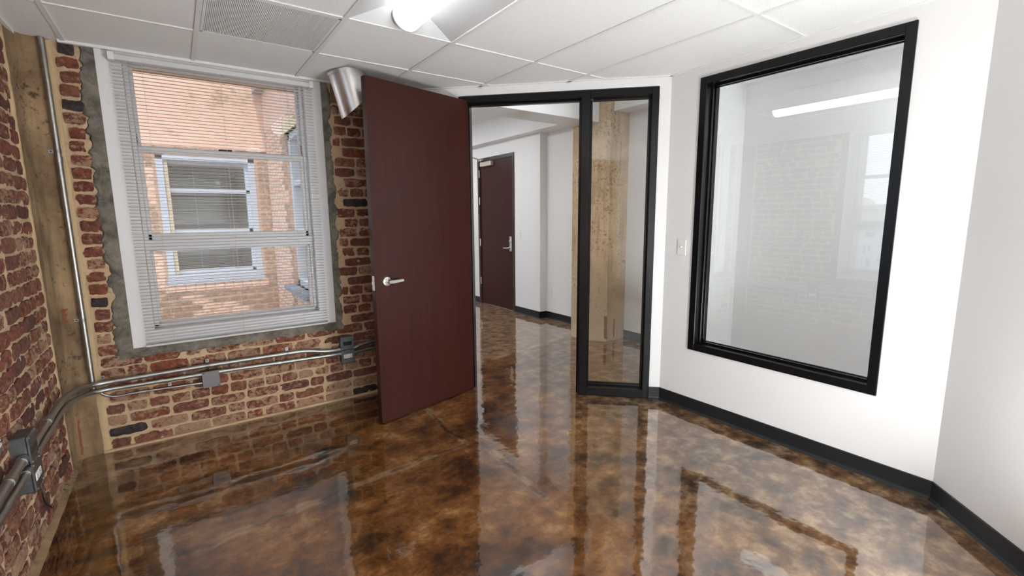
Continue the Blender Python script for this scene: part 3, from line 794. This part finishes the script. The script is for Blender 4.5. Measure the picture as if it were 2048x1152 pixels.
for i in range(len(XL)-1):
    xa, xb = XL[i], XL[i+1]
    ys = [3.78, 3.17, 2.56, 1.344, .125, -1.094, -1.6] if i >= 3 else [3.78, 3.17, 2.56, 1.344, .125, -1.094, -1.6]
    for j in range(len(ys)-1):
        yb, ya = ys[j], ys[j+1]
        if i == 3 and (abs(ya-1.344) < .01 or abs(ya+1.094) < .01): continue   # troffers
        if i == 2 and abs(ya-2.56) < .01: continue                             # vent
        P = clip([(xa+.002, ya+.002), (xb-.002, ya+.002), (xb-.002, yb-.002), (xa+.002, yb-.002)])
        if P:
            m = MB(); m.prism(P, ZC+.002, ZC+.018); m.build('ceiling_tile', 'tile', ceil)
        P = clip([(xa, yb-.012), (xb, yb-.012), (xb, yb+.012), (xa, yb+.012)])
        if P and j > 0: m = MB(); m.prism(P, ZC-.0035, ZC+.003); m.build('grid_bar', 'gridwhite', ceil)
for x in XL[1:-1]:
    P = clip([(x-.012, -1.35), (x+.012, -1.35), (x+.012, 3.79), (x-.012, 3.79)])
    if P: m = MB(); m.prism(P, ZC-.004, ZC+.0035); m.build('grid_bar', 'gridwhite', ceil)
# wall angles
m = MB(); m.box(-.44, 1.52, 3.735, 3.765, ZC-.013, ZC+.003); m.build('wall_angle', 'gridwhite', ceil)
m = MB(); m.box(-.63, -.605, -1.3, 3.75, ZC-.010, ZC+.003); m.build('wall_angle', 'gridwhite', ceil)
m = MB(); m.box(XR-.022, XR, .57, 2.24, ZC-.004, ZC+.003); m.build('wall_angle', 'gridwhite', ceil)
MB(T_D).box(0.0, u_(1.51), -.022, 0, ZC-.004, ZC+.003).build('wall_angle', 'gridwhite', ceil)
MB(T_E).box(0.0, 2.5, -.022, 0, ZC-.004, ZC+.003).build('wall_angle', 'gridwhite', ceil)
# deck above the tiles so no sky leaks through
m = MB(); m.box(-1.0, 1.42, -1.45, 4.1, 3.0, 3.1); m.box(1.42, 3.2, -1.45, 3.80, 3.06, 3.12); m.box(2.9, 4.5, -1.45, 9.3, 3.12, 3.2)
m.build('roof_deck', 'roof', kind='structure')['label'] = 'concrete roof deck above the ceiling'
m = MB(); m.box(1.0, 4.6, 3.7, 9.4, 3.12, 3.22); m.build('roof_deck_hall', 'roof', kind='structure')['label'] = 'concrete roof deck above the hall'

def troffer(y0, y1, label):
    x0, x1 = .812, 1.398
    root = empty('ceiling_light', (0, 0, 0), label, 'ceiling light')
    y0 += .012; y1 -= .012; xc = (x0+x1)/2; zt = ZC+.085
    xi0, xi1 = xc-.105, xc+.105; yi0, yi1 = y0+.10, y1-.10
    ya_, yb_ = y0+.075, y1-.075
    m = MB()
    m.add([(x0, y0, ZC), (xi0, ya_, zt), (xi0, yb_, zt), (x0, y1, ZC)], [(0, 3, 2, 1)])
    m.add([(x1, y0, ZC), (xi1, ya_, zt), (xi1, yb_, zt), (x1, y1, ZC)], [(0, 1, 2, 3)])
    m.add([(xi0, ya_, zt), (xi1, ya_, zt), (xi1, yb_, zt), (xi0, yb_, zt)], [(0, 3, 2, 1)])
    m.build('reflector', 'reflector', root)
    for ye, yi in ((y0, ya_), (y1, yb_)):
        m = MB(); m.add([(x0, ye, ZC), (x1, ye, ZC), (xi1, yi, zt), (xi0, yi, zt)], [(0, 1, 2, 3)]); m.build('end_plate', 'reflector', root)
    m = MB(); m.box(x0-.004, x0+.002, y0, y1, ZC-.002, ZC+.03).box(x1-.002, x1+.004, y0, y1, ZC-.002, ZC+.03).box(x0, x1, y0-.004, y0+.002, ZC-.002, ZC+.03).box(x0, x1, y1-.002, y1+.004, ZC-.002, ZC+.03); m.build('housing_edge', 'gridwhite', root)
    m = MB(); m.tube([(xc, y0+.055, ZC+.060), (xc, y0+.07, ZC+.060), (xc, y1-.07, ZC+.060), (xc, y1-.055, ZC+.060)], .076, 28, rs=[.070, .076, .076, .070]); m.build('lit_diffuser', 'lamp', root, smooth=True)
    for yy in (y0+.050, y1-.062):
        m = MB(); m.tube([(xc, yy, ZC+.060), (xc, yy+.012, ZC+.060)], .080, 28); m.build('end_ring', 'trimwhite', root, smooth=True)
    m = MB(); m.box(x0, x1, y0, y1, ZC+.16, ZC+.18).build('housing_top', 'gridwhite', root)
    settle(root, (xc, (y0+y1)/2, ZC)); return root
troffer(1.344, 2.56, 'lit white recessed ceiling light near the window')
troffer(-1.094, .125, 'lit white recessed ceiling light above the viewpoint')

# vent: perforated/louvred return air grille
vent = empty('air_vent', (0, 0, 0), 'square white fine-louvred air grille in the ceiling', 'air vent')
m = MB(); vx0, vx1, vy0, vy1 = .204, .786, 2.574, 3.156
m.box(vx0, vx1, vy0, vy0+.014, ZC-.002, ZC+.006).box(vx0, vx1, vy1-.014, vy1, ZC-.002, ZC+.006).box(vx0, vx0+.014, vy0, vy1, ZC-.002, ZC+.006).box(vx1-.014, vx1, vy0, vy1, ZC-.002, ZC+.006); m.build('vent_frame', 'gridwhite', vent)
m = MB(); k = 0; x = vx0+.016
while x < vx1-.016: m.box(x, x+.0052, vy0+.012, vy1-.012, ZC-.0005, ZC+.006); x += .0074
lv = m.build('louvres', 'gridwhite', vent, kind='stuff')
m = MB(); m.box(vx0, vx1, vy0, vy1, ZC+.05, ZC+.06); m.build('plenum_box', plain('grey_plenum', (.45, .45, .45), .6), vent)
m = MB(); m.box(.36, .64, 2.66, 2.70, ZC+.015, ZC+.04).box(.42, .60, 2.76, 2.79, ZC+.015, ZC+.04); m.build('damper', 'dark', vent)
settle(vent, (.495, 2.865, ZC))

# duct stub
dct = MB(); axis = Vector((.26, .03, -1)).normalized(); top = Vector((1.075, 3.47, ZC+.02)); R = .128; n = 40
a = axis.cross(Vector((0, 1, 0))).normalized(); b = axis.cross(a).normalized()
vs = []; fs = []
cutn = Vector((.62, .0, -.78)).normalized(); tip = Vector((1.045, 3.40, 2.165))
ang_pts = []
for r_, flip in ((R, 0), (R-.002, 1)):
    base = len(vs)
    for k in range(n):
        q = top+a*r_*math.cos(2*PI*k/n)+b*r_*math.sin(2*PI*k/n)
        cn = Vector((.70, .05, .71)).normalized()   # cut plane normal, plane rises to the right
        cn = Vector((-.70, 0, .72)).normalized()
        tt = (tip-q).dot(cn)/axis.dot(cn)
        vs += [tuple(q), tuple(q+axis*tt)]
    for k in range(n):
        i0, i1 = base+2*k, base+2*((k+1) % n)
        fs.append((i0, i0+1, i1+1, i1) if flip else (i0, i1, i1+1, i0+1))
m2 = 2*n
for k in range(n):
    i0, i1 = 2*k+1, 2*((k+1) % n)+1; fs.append((i0, i1, i1+m2, i0+m2))
dct.add(vs, fs); duct = dct.build('duct_stub', 'duct', smooth=True)
tag(duct, 'short galvanised round duct with a slanted cut end hanging behind the door top', 'duct')
m = MB(); m.tube([top+axis*.002, top+axis*.022], R+.006, 40); 
m.build('duct_collar', 'duct', duct, smooth=True)

# ------------------------------------------------------------------ conduits and boxes
def conduit(pts, r, label, straps=(), coups=(), rad=.06, group=None):
    P = bez(pts, rad, 8)
    m = MB(); m.tube(P, r, 14); o = m.build('conduit', 'galv', smooth=True)
    tag(o, label, 'conduit', group)
    for (c, d, ln) in coups:
        c = Vector(c); d = Vector(d).normalized()
        m = MB(); m.tube([c-d*ln/2, c+d*ln/2], r+.0035, 14); m.build('coupling', 'galv', o, smooth=True)
    for (c, d, nrm) in straps:
        c = Vector(c); d = Vector(d).normalized(); nrm = Vector(nrm); s = d.cross(nrm).normalized()
        m = MB(); vs = []; fs = []; K = 10
        for k in range(K+1):
            th = PI*k/K; q = c+s*(r+.002)*math.cos(th)+nrm*(r+.002)*math.sin(th)
            vs += [q-d*.009, q+d*.009]
        for k in range(K): fs.append((2*k, 2*k+1, 2*k+3, 2*k+2)); fs.append((2*k, 2*k+2, 2*k+3, 2*k+1))
        m.add([tuple(v) for v in vs], fs)
        e = c+s*(r+.002)
        T_ = Matrix((( s.x, d.x, nrm.x, e.x), (s.y, d.y, nrm.y, e.y), (s.z, d.z, nrm.z, e.z), (0, 0, 0, 1)))
        mm = MB(T_); mm.box(0, .024, -.009, .009, -r-.0015, -r+.0025); m.v += mm.v; m.f += [tuple(i+len(m.v)-len(mm.v) for i in f) for f in mm.f]
        st = m.build('strap', 'galv', o, smooth=False)
        ms = MB(T_); ms.tube([(.014, 0, -r), (.014, 0, -r+.007)], .0045, 8); ms.build('screw', 'dark', st)
    return o
yA1, xB1 = 3.722, -.590
conduit([(xB1, 2.728, .500), (xB1, 3.45, .495), (-.535, yA1, .462), (.09, yA1, .468), (.72, yA1, .462), (.86, yA1, .430), (.98, yA1, .425)], .0155,
        'upper of the two thick parallel steel conduits crossing both brick walls', straps=[((.09, yA1, .468), (-1, 0, 0), (0, -1, 0)), ((.59, yA1, .464), (-1, 0, 0), (0, -1, 0)), ((-.455, yA1, .463), (-1, 0, 0), (0, -1, 0))],
        coups=[((.955, yA1, .426), (1, 0, 0), .03), ((xB1, 2.745, .50), (0, 1, 0), .03), ((xB1, 3.05, .498), (0, 1, 0), .05)], rad=.14)
conduit([(xB1+.004, 2.728, .455), (xB1+.004, 3.43, .452), (-.525, yA1, .418), (.055, yA1, .412)], .0135,
        'lower parallel steel conduit running from the corner to the small junction box', straps=[((-.455, yA1, .417), (-1, 0, 0), (0, -1, 0))],
        coups=[((-.17, yA1, .415), (1, 0, 0), .03), ((.035, yA1, .412), (1, 0, 0), .035), ((xB1+.004, 2.745, .455), (0, 1, 0), .03), ((-.05, yA1, .413), (1, 0, 0), .02)], rad=.14)
conduit([(xB1, .6, .500), (xB1, 2.594, .500)], .0165, 'thicker steel conduit at the left edge entering the outlet boxes from the front', coups=[((xB1, 2.575, .50), (0, 1, 0), .035), ((xB1, 2.40, .50), (0, 1, 0), .05)])
conduit([(xB1+.006, .6, .448), (xB1+.006, 2.594, .448)], .0135, 'thinner steel conduit at the left edge below the thicker one', coups=[((xB1+.006, 2.575, .448), (0, 1, 0), .035)])
conduit([(.155, yA1, .412), (.98, yA1, .390)], .0135, 'straight steel conduit between the junction box and the outlet boxes',
        coups=[((.165, yA1, .4115), (1, 0, 0), .04), ((.53, yA1, .402), (1, 0, 0), .03), ((.62, yA1, .400), (1, 0, 0), .03), ((.965, yA1, .391), (1, 0, 0), .03)])
conduit([(-.505, 3.735, 2.455), (-.505, 3.735, .40)] , .0145, 'vertical steel conduit down the concrete pier in the corner',
        straps=[((-.505, 3.735, 1.845), (0, 0, -1), (0, -1, 0)), ((-.505, 3.735, .865), (0, 0, -1), (0, -1, 0))], coups=[((-.505, 3.735, 1.80), (0, 0, 1), .035)])
conduit([(-.478, 3.735, .405), (-.455, 3.735, .378), (-.41, 3.735, .358), (-.30, 3.735, .362), (.055, 3.735, .348)], .0075, 'thin steel conduit curving from the corner to the small junction box',
        straps=[((-.13, 3.735, .3555), (-1, 0, 0), (0, -1, 0))], coups=[((.04, 3.735, .3485), (1, 0, 0), .03)], rad=.03)
conduit([(1.065, yA1, .418), (1.13, yA1, .436), (1.20, yA1, .448), (1.47, yA1, .452)], .0135, 'upper dark-looking conduit running behind the open door', coups=[((1.09, yA1, .424), (1, 0, .2), .03), ((1.225, yA1, .449), (1, 0, 0), .035)], rad=.03,
        straps=[((1.235, yA1, .449), (-1, 0, 0), (0, -1, 0))])
conduit([(1.065, yA1, .385), (1.47, yA1, .408)], .0135, 'lower conduit running behind the open door', coups=[((1.09, yA1, .387), (1, 0, 0), .03), ((1.215, yA1, .394), (1, 0, 0), .035)])
# small square junction box
jb = empty('junction_box', (0, 0, 0), 'small square grey junction box under the window', 'junction box')
m = MB(); m.box(.052, .150, 3.708, 3.762, .318, .428, .003); m.build('box_body', 'boxmetal', jb)
m = MB(); m.box(.050, .152, 3.704, 3.709, .316, .430, .002); cv = m.build('cover_plate', plain('mauve_grey_cover', (.17, .155, .16), .45, .3), jb)
for xx, zz in ((.060, .420), (.142, .326)):
    m = MB(); m.tube([(xx, 3.701, zz), (xx, 3.705, zz)], .004, 8); m.build('screw', 'dark', cv)
settle(jb, (.101, 3.76, .318))
def outlet_box(T, label, W=.104, H=.108, depth=.052):
    root = empty('outlet_box', (0, 0, 0), label, 'outlet box')
    for i, z0 in enumerate((0, H)):
        m = MB(T); m.box(0, W, -depth, 0, z0+.001, z0+H-.001, .004); m.build('box_body', 'boxmetal', root)
        m = MB(T); m.box(-.003, W+.003, -depth-.006, -depth+.0005, z0-.001, z0+H+.0005, .005); cv = m.build('cover_plate', 'boxmetal', root)
        for xx, zz in ((.010, .010), (W-.010, .010), (.010, H-.010), (W-.010, H-.010)):
            m = MB(T); m.tube([(xx, -depth-.009, z0+zz), (xx, -depth-.005, z0+zz)], .0045, 8); m.build('screw', 'galv', cv, smooth=True)
        if i == 0:
            m = MB(T); m.box(.018, W-.018, -depth-.009, -depth-.004, z0+.040, z0+.074, .003); oc = m.build('outlet', 'plastic', root, label='white duplex outlet')
            m = MB(T)
            for xo in (.030, .074-.0):
                m.box(xo-.002, xo, -depth-.0096, -depth-.0085, z0+.060, z0+.067); m.box(xo-.002, xo, -depth-.0096, -depth-.0085, z0+.047, z0+.054); m.box(xo+.008, xo+.011, -depth-.0096, -depth-.0085, z0+.055, z0+.059)
            m.build('slots', 'dark', oc)
        else:
            m = MB(T); m.box(.020, W-.018, -depth-.0085, -depth-.004, z0+.038, z0+.068, .002); m.build('outlet', 'dark', root, label='black outlet')
    return root
ob = outlet_box(Matrix.Translation((.974, 3.764, .310)), 'pair of stacked grey outlet boxes between window and door'); settle(ob, (1.026, 3.764, .31))
ob2 = outlet_box(Matrix(((0, -1, 0, XB), (1, 0, 0, 2.60), (0, 0, 1, .345), (0, 0, 0, 1))), 'pair of stacked grey outlet boxes on the left brick wall', W=.12, H=.122, depth=.055); settle(ob2, (XB, 2.66, .345))
# old bare plate with a cable
m = MB(); m.box(XB-.005, XB+.022, 2.86, 2.93, .285, .40, .004); pl = m.build('wall_plate', 'boxmetal'); tag(pl, 'small worn metal plate on the left brick wall beside the outlet boxes', 'wall plate')
m = MB(); m.tube(bez([(XB+.018, 2.86, .31), (XB+.022, 2.85, .24), (XB+.022, 2.86, .17), (XB+.03, 2.93, .11), (XB+.012, 3.0, .085)], .04, 6), .0035, 8)
tag(m.build('cable', 'dark', smooth=True), 'thin black cable hanging from the worn wall plate', 'cable')

# ------------------------------------------------------------------ switches and outlets on white walls
def plate(T, label, w=.070, h=.114, kind='switch', name='light_switch', cat='light switch'):
    r = empty(name, (0, 0, 0), label, cat)
    m = MB(T); m.box(-w/2, w/2, -.006, 0, -h/2, h/2, .002); m.build('cover_plate', 'plastic', r)
    if kind == 'switch':
        m = MB(T); m.box(-.005, .005, -.008, -.005, -.012, .012).box(-.004, .004, -.018, -.007, 0, .009, .001); m.build('toggle', 'plastic', r)
    else:
        for zz in (-.02, .02):
            m = MB(T); m.box(-.017, .017, -.0085, -.005, zz-.014, zz+.014, .002); s = m.build('socket', 'plastic', r)
            m = MB(T); m.box(-.007, -.005, -.0092, -.008, zz-.004, zz+.006).box(.005, .007, -.0092, -.008, zz-.004, zz+.006); m.build('slots', 'dark', s)
    return r
sw = plate(Matrix(((0, 1, 0, XR), (1, 0, 0, 2.087), (0, 0, 1, 1.221), (0, 0, 0, 1))), 'white toggle switch left of the big office pane'); settle(sw, (XR, 2.087, 1.221))
sw2 = plate(Matrix(((0, 1, 0, 4.17), (1, 0, 0, 5.645), (0, 0, 1, 1.21), (0, 0, 0, 1))), 'white toggle switch right of the far hall door'); settle(sw2, (4.17, 5.645, 1.21))
so = plate(Matrix(((0, 1, 0, 4.29), (1, 0, 0, 5.068), (0, 0, 1, .385), (0, 0, 0, 1))), 'low white outlet left of the concrete column', kind='outlet', name='wall_outlet', cat='outlet'); settle(so, (4.29, 5.068, .385))

# ------------------------------------------------------------------ far hall door
fd = empty('door_2', (0, 0, 0), 'closed dark mahogany door at the far side of the hall', kind='structure')
m = MB(T_H1); m.box(5.763, 5.812, -.012, .10, 0, 2.402, .002); m.build('frame_side', 'bronze', fd)
m = MB(T_H1); m.box(6.748, 6.797, -.012, .10, 0, 2.402, .002); m.build('frame_side', 'bronze', fd)
m = MB(T_H1); m.box(5.810, 6.750, -.012, .10, 2.350, 2.402, .002); m.build('frame_head', 'bronze', fd)
m = MB(T_H1); m.box(5.815, 6.745, .010, .055, .008, 2.346, .002); m.build('door_leaf', 'mahogany', fd)
for z in (.33, .98, 1.66, 2.10)[:4]:
    m = MB(T_H1); m.tube([(6.747, -.006, z), (6.747, -.006, z+.12)], .010, 10); m.build('hinge', 'nickel', fd, smooth=True)
m = MB(T_H1); m.box(5.845, 5.905, -.004, .012, .93, 1.16, .004); lk = m.build('lock_plate', 'nickel', fd)
m = MB(T_H1); m.tube([(5.875, 0, .985), (5.875, -.05, .985)], .012, 12).tube([(5.875, -.05, .985), (6.00, -.05, .98)], .010, 10); m.build('lever_handle', 'nickel', lk, smooth=True)
m = MB(T_H1); m.tube([(5.875, -.002, 1.09), (5.875, -.02, 1.09)], .014, 14).box(5.872, 5.878, -.03, -.018, 1.078, 1.102); m.build('thumb_turn', 'nickel', lk, smooth=True)
settle(fd, (4.17, 6.28, 0))
dc = empty('door_closer', (0, 0, 0), 'silver door closer with folding arm at the top of the far hall door', 'door closer')
m = MB(T_H1); m.box(6.34, 6.66, -.05, .010, 2.265, 2.335, .006); m.build('closer_body', plain('champagne_metal', (.62, .56, .48), .35, .6), dc)
m = MB(); m.tube([(4.10, 6.60, 2.345), (4.10, 6.60, 2.375)], .012, 10).tube([(4.10, 6.60, 2.37), (3.915, 6.585, 2.40)], .008, 8).tube([(3.915, 6.585, 2.40), (4.165, 6.72, 2.375)], .007, 8).box(4.14, 4.158, 6.60, 6.74, 2.36, 2.385); m.build('closer_arm', 'nickel', dc, smooth=True)
settle(dc, (4.17, 6.5, 2.265))

# ------------------------------------------------------------------ hall and side-room lights
def flat_light(x, y, z, w, l, label, name='ceiling_light'):
    r = empty(name, (0, 0, 0), label, 'ceiling light')
    m = MB(); m.box(x-w/2, x+w/2, y-l/2, y+l/2, z-.05, z, .004); m.build('housing', 'gridwhite', r)
    m = MB(); m.box(x-w/2+.02, x+w/2-.02, y-l/2+.02, y+l/2-.02, z-.062, z-.049, .003); m.build('lit_diffuser', 'lamp_hall', r)
    settle(r, (x, y, z)); return r
flat_light(2.7, 5.6, 2.905, .30, 1.2, 'white surface light on the hall ceiling beyond the beam')
flat_light(2.9, 7.3, 2.905, .30, 1.2, 'white surface light at the far end of the hall')
M['lamp_hall'] = emit('column_fill_glow', (.97, .985, 1.0), 22.0)  # glow of an added light that brightens the hall column
flat_light(2.75, 3.1, 2.905, .30, .60, 'added unseen fill light on the hall ceiling before the beam')
M['lamp_hall'] = emit('side_room_fill_glow', (.97, .985, 1.0), 30.0)  # glow of an added light that brightens the room behind the pane
flat_light(3.65, .1, 2.905, .60, 1.2, 'added unseen fill light on the ceiling of the small room')

# ------------------------------------------------------------------ outdoors
# opposite wing across the light well
opp = empty('brick_building', (0, 0, 0), 'peach-painted brick wing with windows across the light well', 'building')
OX0, OX1, OZ0, OZ1 = -.13, .955, .655, 2.275
m = MB(); m.box(-3.2, OX0, 7.4, 7.62, -5, 6.5).box(OX1, 1.118, 7.4, 7.62, -5, 6.5).box(OX0, OX1, 7.4, 7.62, -5, OZ0-.02).box(OX0, OX1, 7.4, 7.62, OZ1, 6.5)
m.build('wall', 'peachjoint', opp)
PB = [brick_shape(.205, .068, .02, 200+s) for s in range(6)]
for me in PB: me.materials.append(M['peach'])
PBW = [me.copy() for me in PB]
for me in PBW: me.materials.clear(); me.materials.append(M['worn'])
def facing(O, U, Nn, u0, u1, z0, z1, skip, indiv, parent, seed, worn, prd=.002):
    rnd = random.Random(seed); ang = math.atan2(U.y, U.x); st = MB(); st2 = MB(); c = 0
    r = 0; z = z0+.038
    while z < z1:
        u = u0-(.108 if r % 2 else 0)
        while u < u1:
            a, b = max(u, u0), min(u+.205, u1); u += .217
            if b-a < .05: continue
            if skip:
                if a < skip[1] and b > skip[0] and skip[2] < z < skip[3]:
                    if a < skip[0]-.04: b = skip[0]
                    elif b > skip[1]+.04: a = skip[1]
                    else: continue
            w = worn((a+b)/2, z, rnd)
            me = (PBW if w else PB)[rnd.randrange(6)]
            q = O+U*((a+b)/2)+Nn*(prd+rnd.random()*.004)+Vector((0, 0, z))
            mat = Matrix.Translation(q) @ Matrix.Rotation(ang, 4, 'Z') @ Matrix.Diagonal(((b-a)/.205, 1, 1, 1))
            if Nn.dot(Matrix.Rotation(ang, 3, 'Z') @ Vector((0, -1, 0))) < 0: mat = mat @ Matrix.Rotation(PI, 4, 'Z')
            if indiv((a+b)/2, z) and c < 290:
                o = bpy.data.objects.new('brick', me); COL.objects.link(o); o.matrix_world = mat; o.parent = parent; c += 1
            else:
                t_ = st2 if w else st; k = len(t_.v); t_.v += [mat @ v.co for v in me.vertices]; t_.f += [tuple(i+k for i in pl.vertices) for pl in me.polygons]
        z += .0765; r += 1
    if st.v: st.build('brickwork', 'peach', parent, kind='stuff')
    if st2.v: st2.build('brickwork', 'worn', parent, kind='stuff')
    return c
def worn1(u, z, rnd):
    if .95 < u < 1.13: return z < 2.6
    if z < .5: return .15 < noise.noise(Vector((u*2, z*3, 1)))+.25
    if z > 3.0: return noise.noise(Vector((u*1.5, z*2, 4))) > -.05 and u < .9
    return noise.noise(Vector((u*3, z*3, 2))) > .28
nb = facing(Vector((0, 7.4, 0)), Vector((1, 0, 0)), Vector((0, -1, 0)), -1.1, 1.12, -.35, 2.40, (OX0-.03, OX1+.03, .535, OZ1), lambda u, z: -.75 < u and z < 2.45, opp, 5, worn1)
m = MB(); m.box(-3.2, 1.118, 7.388, 7.41, 2.37, 6.4); m.build('render_coat', 'stucco', opp)
# sill course of upright bricks
me = brick_shape(.098, .09, .03, 300); me.materials.append(M['peach'])
for i in range(11):
    o = bpy.data.objects.new('sill_brick', me); COL.objects.link(o); o.matrix_world = Matrix.Translation((-.125+i*.108, 7.4-.045, .575+.003*(i % 3))); o.parent = opp
m = MB(); m.box(-.18, 1.01, 7.365, 7.41, .53, .62); m.build('sill_bed', 'peachjoint', opp)
for (z0, z1, y0) in ((.622, .655, 7.34), (.655, .70, 7.375), (.70, .745, 7.395)):
    m = MB(); m.box(OX0-.01, OX1+.01, y0, 7.5, z0, z1-.003, .002); m.build('sill_board', 'outwhite', opp)
m = MB()
for q in ((OX0, OX0+.075), (OX1-.075, OX1)): m.box(q[0], q[1], 7.40, 7.52, .745, OZ1, .003)
m.box(OX0, OX1, 7.40, 7.52, OZ1-.07, OZ1, .003); m.build('window_frame', 'outwhite', opp)
m = MB(); m.box(OX0+.075, OX0+.12, 7.43, 7.54, .745, OZ1-.07, .003); m.build('stop_strip', 'beigestrip', opp)
m = MB(); m.box(OX0+.10, OX1-.075, 7.46, 7.53, .745, .80, .002).box(OX0+.10, OX1-.075, 7.46, 7.53, 1.28, 1.335, .002).box(OX0+.10, OX1-.075, 7.46, 7.53, 1.80, 1.85, .002).box(OX1-.12, OX1-.072, 7.46, 7.53, .745, 2.22, .002).box(OX0+.06, OX1-.06, 7.521, 7.56, 2.16, 2.26).box(OX0+.06, OX1-.06, 7.521, 7.56, .73, .80); m.build('sash', 'outwhite', opp)
m = MB(); m.box(OX0+.11, OX1-.08, 7.49, 7.493, .75, 2.22); m.build('glass_pane', 'glass', opp)
m = MB(); z = .80
while z < 2.2: m.box(OX0+.12, OX1-.09, 7.55, 7.572, z, z+.0012); z += .022
m.box(.25, .253, 7.548, 7.55, .8, 2.2).box(.62, .623, 7.548, 7.55, .8, 2.2); m.build('blind_slats', 'slat', opp, kind='stuff')
m = MB(); m.box(-1.5, 1.1, 7.63, 10.6, -.02, 0).box(-1.5, 1.1, 10.5, 10.6, 0, 2.7).box(-1.5, -1.4, 7.63, 10.6, 0, 2.7).box(1.0, 1.1, 7.63, 10.6, 0, 2.7).box(-1.5, 1.1, 7.63, 10.6, 2.6, 2.7)
m.build('room_shell', 'roomdark', opp)
m = MB(); m.box(.40, .50, 8.6, 9.8, 2.52, 2.58); m.build('tube_light', 'lamp_opp', opp)
settle(opp, (-.8, 7.5, -5))
# return wing: wall along the light well with its own window
rw = empty('brick_wing', (0, 0, 0), 'pale peach return wall with a white window at the right of the light well', 'building')
PY0, PY1, PZ0, PZ1 = 5.02, 6.06, .67, 2.42
m = MB(); m.box(1.12, 1.42, 3.79, PY0, -5, 6.5).box(1.12, 1.42, PY1, 7.62, -5, 6.5).box(1.12, 1.42, PY0, PY1, -5, PZ0).box(1.12, 1.42, PY0, PY1, PZ1, 6.5)
m.build('wall', 'peachjoint', rw)
nb2 = facing(Vector((1.12, 0, 0)), Vector((0, 1, 0)), Vector((-1, 0, 0)), 4.11, 7.39, -.35, 2.62, (PY0-.01, PY1+.01, PZ0-.06, PZ1+.08), lambda u, z: False, rw, 6, lambda u, z, r_: PY1 < u < PY1+.22 and r_.random() < .8 and z < 2.4)
m = MB(); m.box(1.112, 1.13, 4.11, 7.39, 2.60, 6.4); m.build('render_coat', 'peach', rw)
m = MB(); m.box(1.0, 1.30, PY0-.05, PY1+.08, PZ0-.05, PZ0, .004); m.build('sill_slab', 'bluesill', rw)
m = MB(); m.box(1.112, 1.30, PY0-.1, PY1+.18, PZ1, PZ1+.10, .002); m.build('reflection_band', 'yellow', rw)  # yellow band modelled in place of the ceiling light's reflection
m = MB(); m.box(1.15, 1.24, PY0, PY0+.07, PZ0, PZ1, .003).box(1.15, 1.24, PY1-.09, PY1, PZ0, PZ1, .003).box(1.15, 1.24, PY0, PY1, PZ1-.07, PZ1, .003).box(1.15, 1.24, PY0, PY1, PZ0, PZ0+.07, .003).box(1.16, 1.23, PY0, PY1, 1.28, 1.34, .003).box(1.16, 1.23, PY0, PY1, 1.83, 1.89, .003)
m.build('window_frame', 'outwhite', rw)
m = MB(); m.box(1.195, 1.198, PY0+.05, PY1-.05, PZ0+.05, PZ1-.05); m.build('glass_pane', 'glass', rw)
settle(rw, (1.27, 5.6, -5))
mb = MB(); mb.box(1.42, 1.45, 3.87, PY0-.001, 0, 2.95); mb.box(1.42, 1.45, PY1+.001, 9.2, 0, 2.95); mb.box(1.42, 1.45, PY0-.001, PY1+.001, 0, PZ0); mb.box(1.42, 1.45, PY0-.001, PY1+.001, PZ1, 2.95)
tag(mb.build('wall_hall_left', 'wall', kind='structure'), 'white lining wall on the window side of the hall')
m = MB(); m.box(-60, -3.3, -50, 50, -5.3, -5).box(-3.3, 1.1, 4.1, 7.4, -5.3, -5).box(-3.3, -.95, -50, 50, -5.3, -5)
tag(m.build('ground', 'roof'), 'grey ground and flat roofs outside the windows', 'ground', kind='structure')
# pale office building with a curved pediment, seen mirrored in the pane
fb = empty('far_building', (0, 0, 0), 'pale multi-storey building with curved cream pediment, mirrored in the office pane', 'building')
FX = -24.0
m = MB(); m.box(FX-4, FX, 3, 16, -5, 1.25); m.build('facade', 'facadewhite', fb)
m = MB(); m.box(FX-3.6, FX-.25, 3, 16, 1.25, 1.90); m.build('upper_facade', 'cream', fb)
m = MB(); m.box(FX-3.7, FX+.15, 2.9, 16.1, 1.86, 1.96, .02); m.build('cornice', 'cream', fb)
m = MB(); arc = [(9.5+1.35*0, 1.95)]
arc = [(10.2+.85*math.cos(PI*k/16), 1.95+.42*math.sin(PI*k/16)) for k in range(17)]
m = MB(T=Matrix(((0, 1, 0, FX-.2), (1, 0, 0, 0), (0, 0, 1, 0), (0, 0, 0, 1)))); m.prism_y(arc, -.25, 0); m.build('pediment', 'cream', fb)
for (y0, y1) in ((10.22, 10.12), (10.0, 9.9), (9.86, 9.83), (9.78, 9.75), (9.7, 9.62), (9.56, 9.52), (9.47, 9.42), (9.36, 9.16), (10.6, 10.4), (9.05, 8.9)):
    m = MB(); m.box(FX-.252, FX-.235, y1, y0, 1.64, 1.70); m.build('frieze_mark', 'facadeglass', fb)
for (y1, y0, z1, z0) in ((10.34, 10.04, .49, .22), (9.50, 9.08, .49, .23), (10.33, 9.99, -.18, -.66), (9.57, 9.46, -.19, -.67), (9.36, 9.25, -.2, -.5), (10.31, 9.98, -.9, -1.36), (9.60, 9.55, -.9, -1.2), (9.39, 9.21, -.92, -1.4), (8.94, 8.3, -.18, -.28), (8.92, 8.3, -.93, -1.05), (10.9, 10.5, .49, .22), (8.7, 8.3, .49, .23)):
    m = MB(); m.box(FX-.01, FX+.02, y0, y1, z0, z1); m.build('window', 'facadeglass', fb)
m = MB(); m.box(FX-.2, FX+.03, 3, 16, .95, 1.20); m.build('grey_band', plain('band_grey', (.45, .45, .42), .8), fb)  # plain grey band across the facade
settle(fb, (FX-2, 9.5, -5))
print('opp bricks', nb, nb2, 'objects', len(bpy.data.objects))
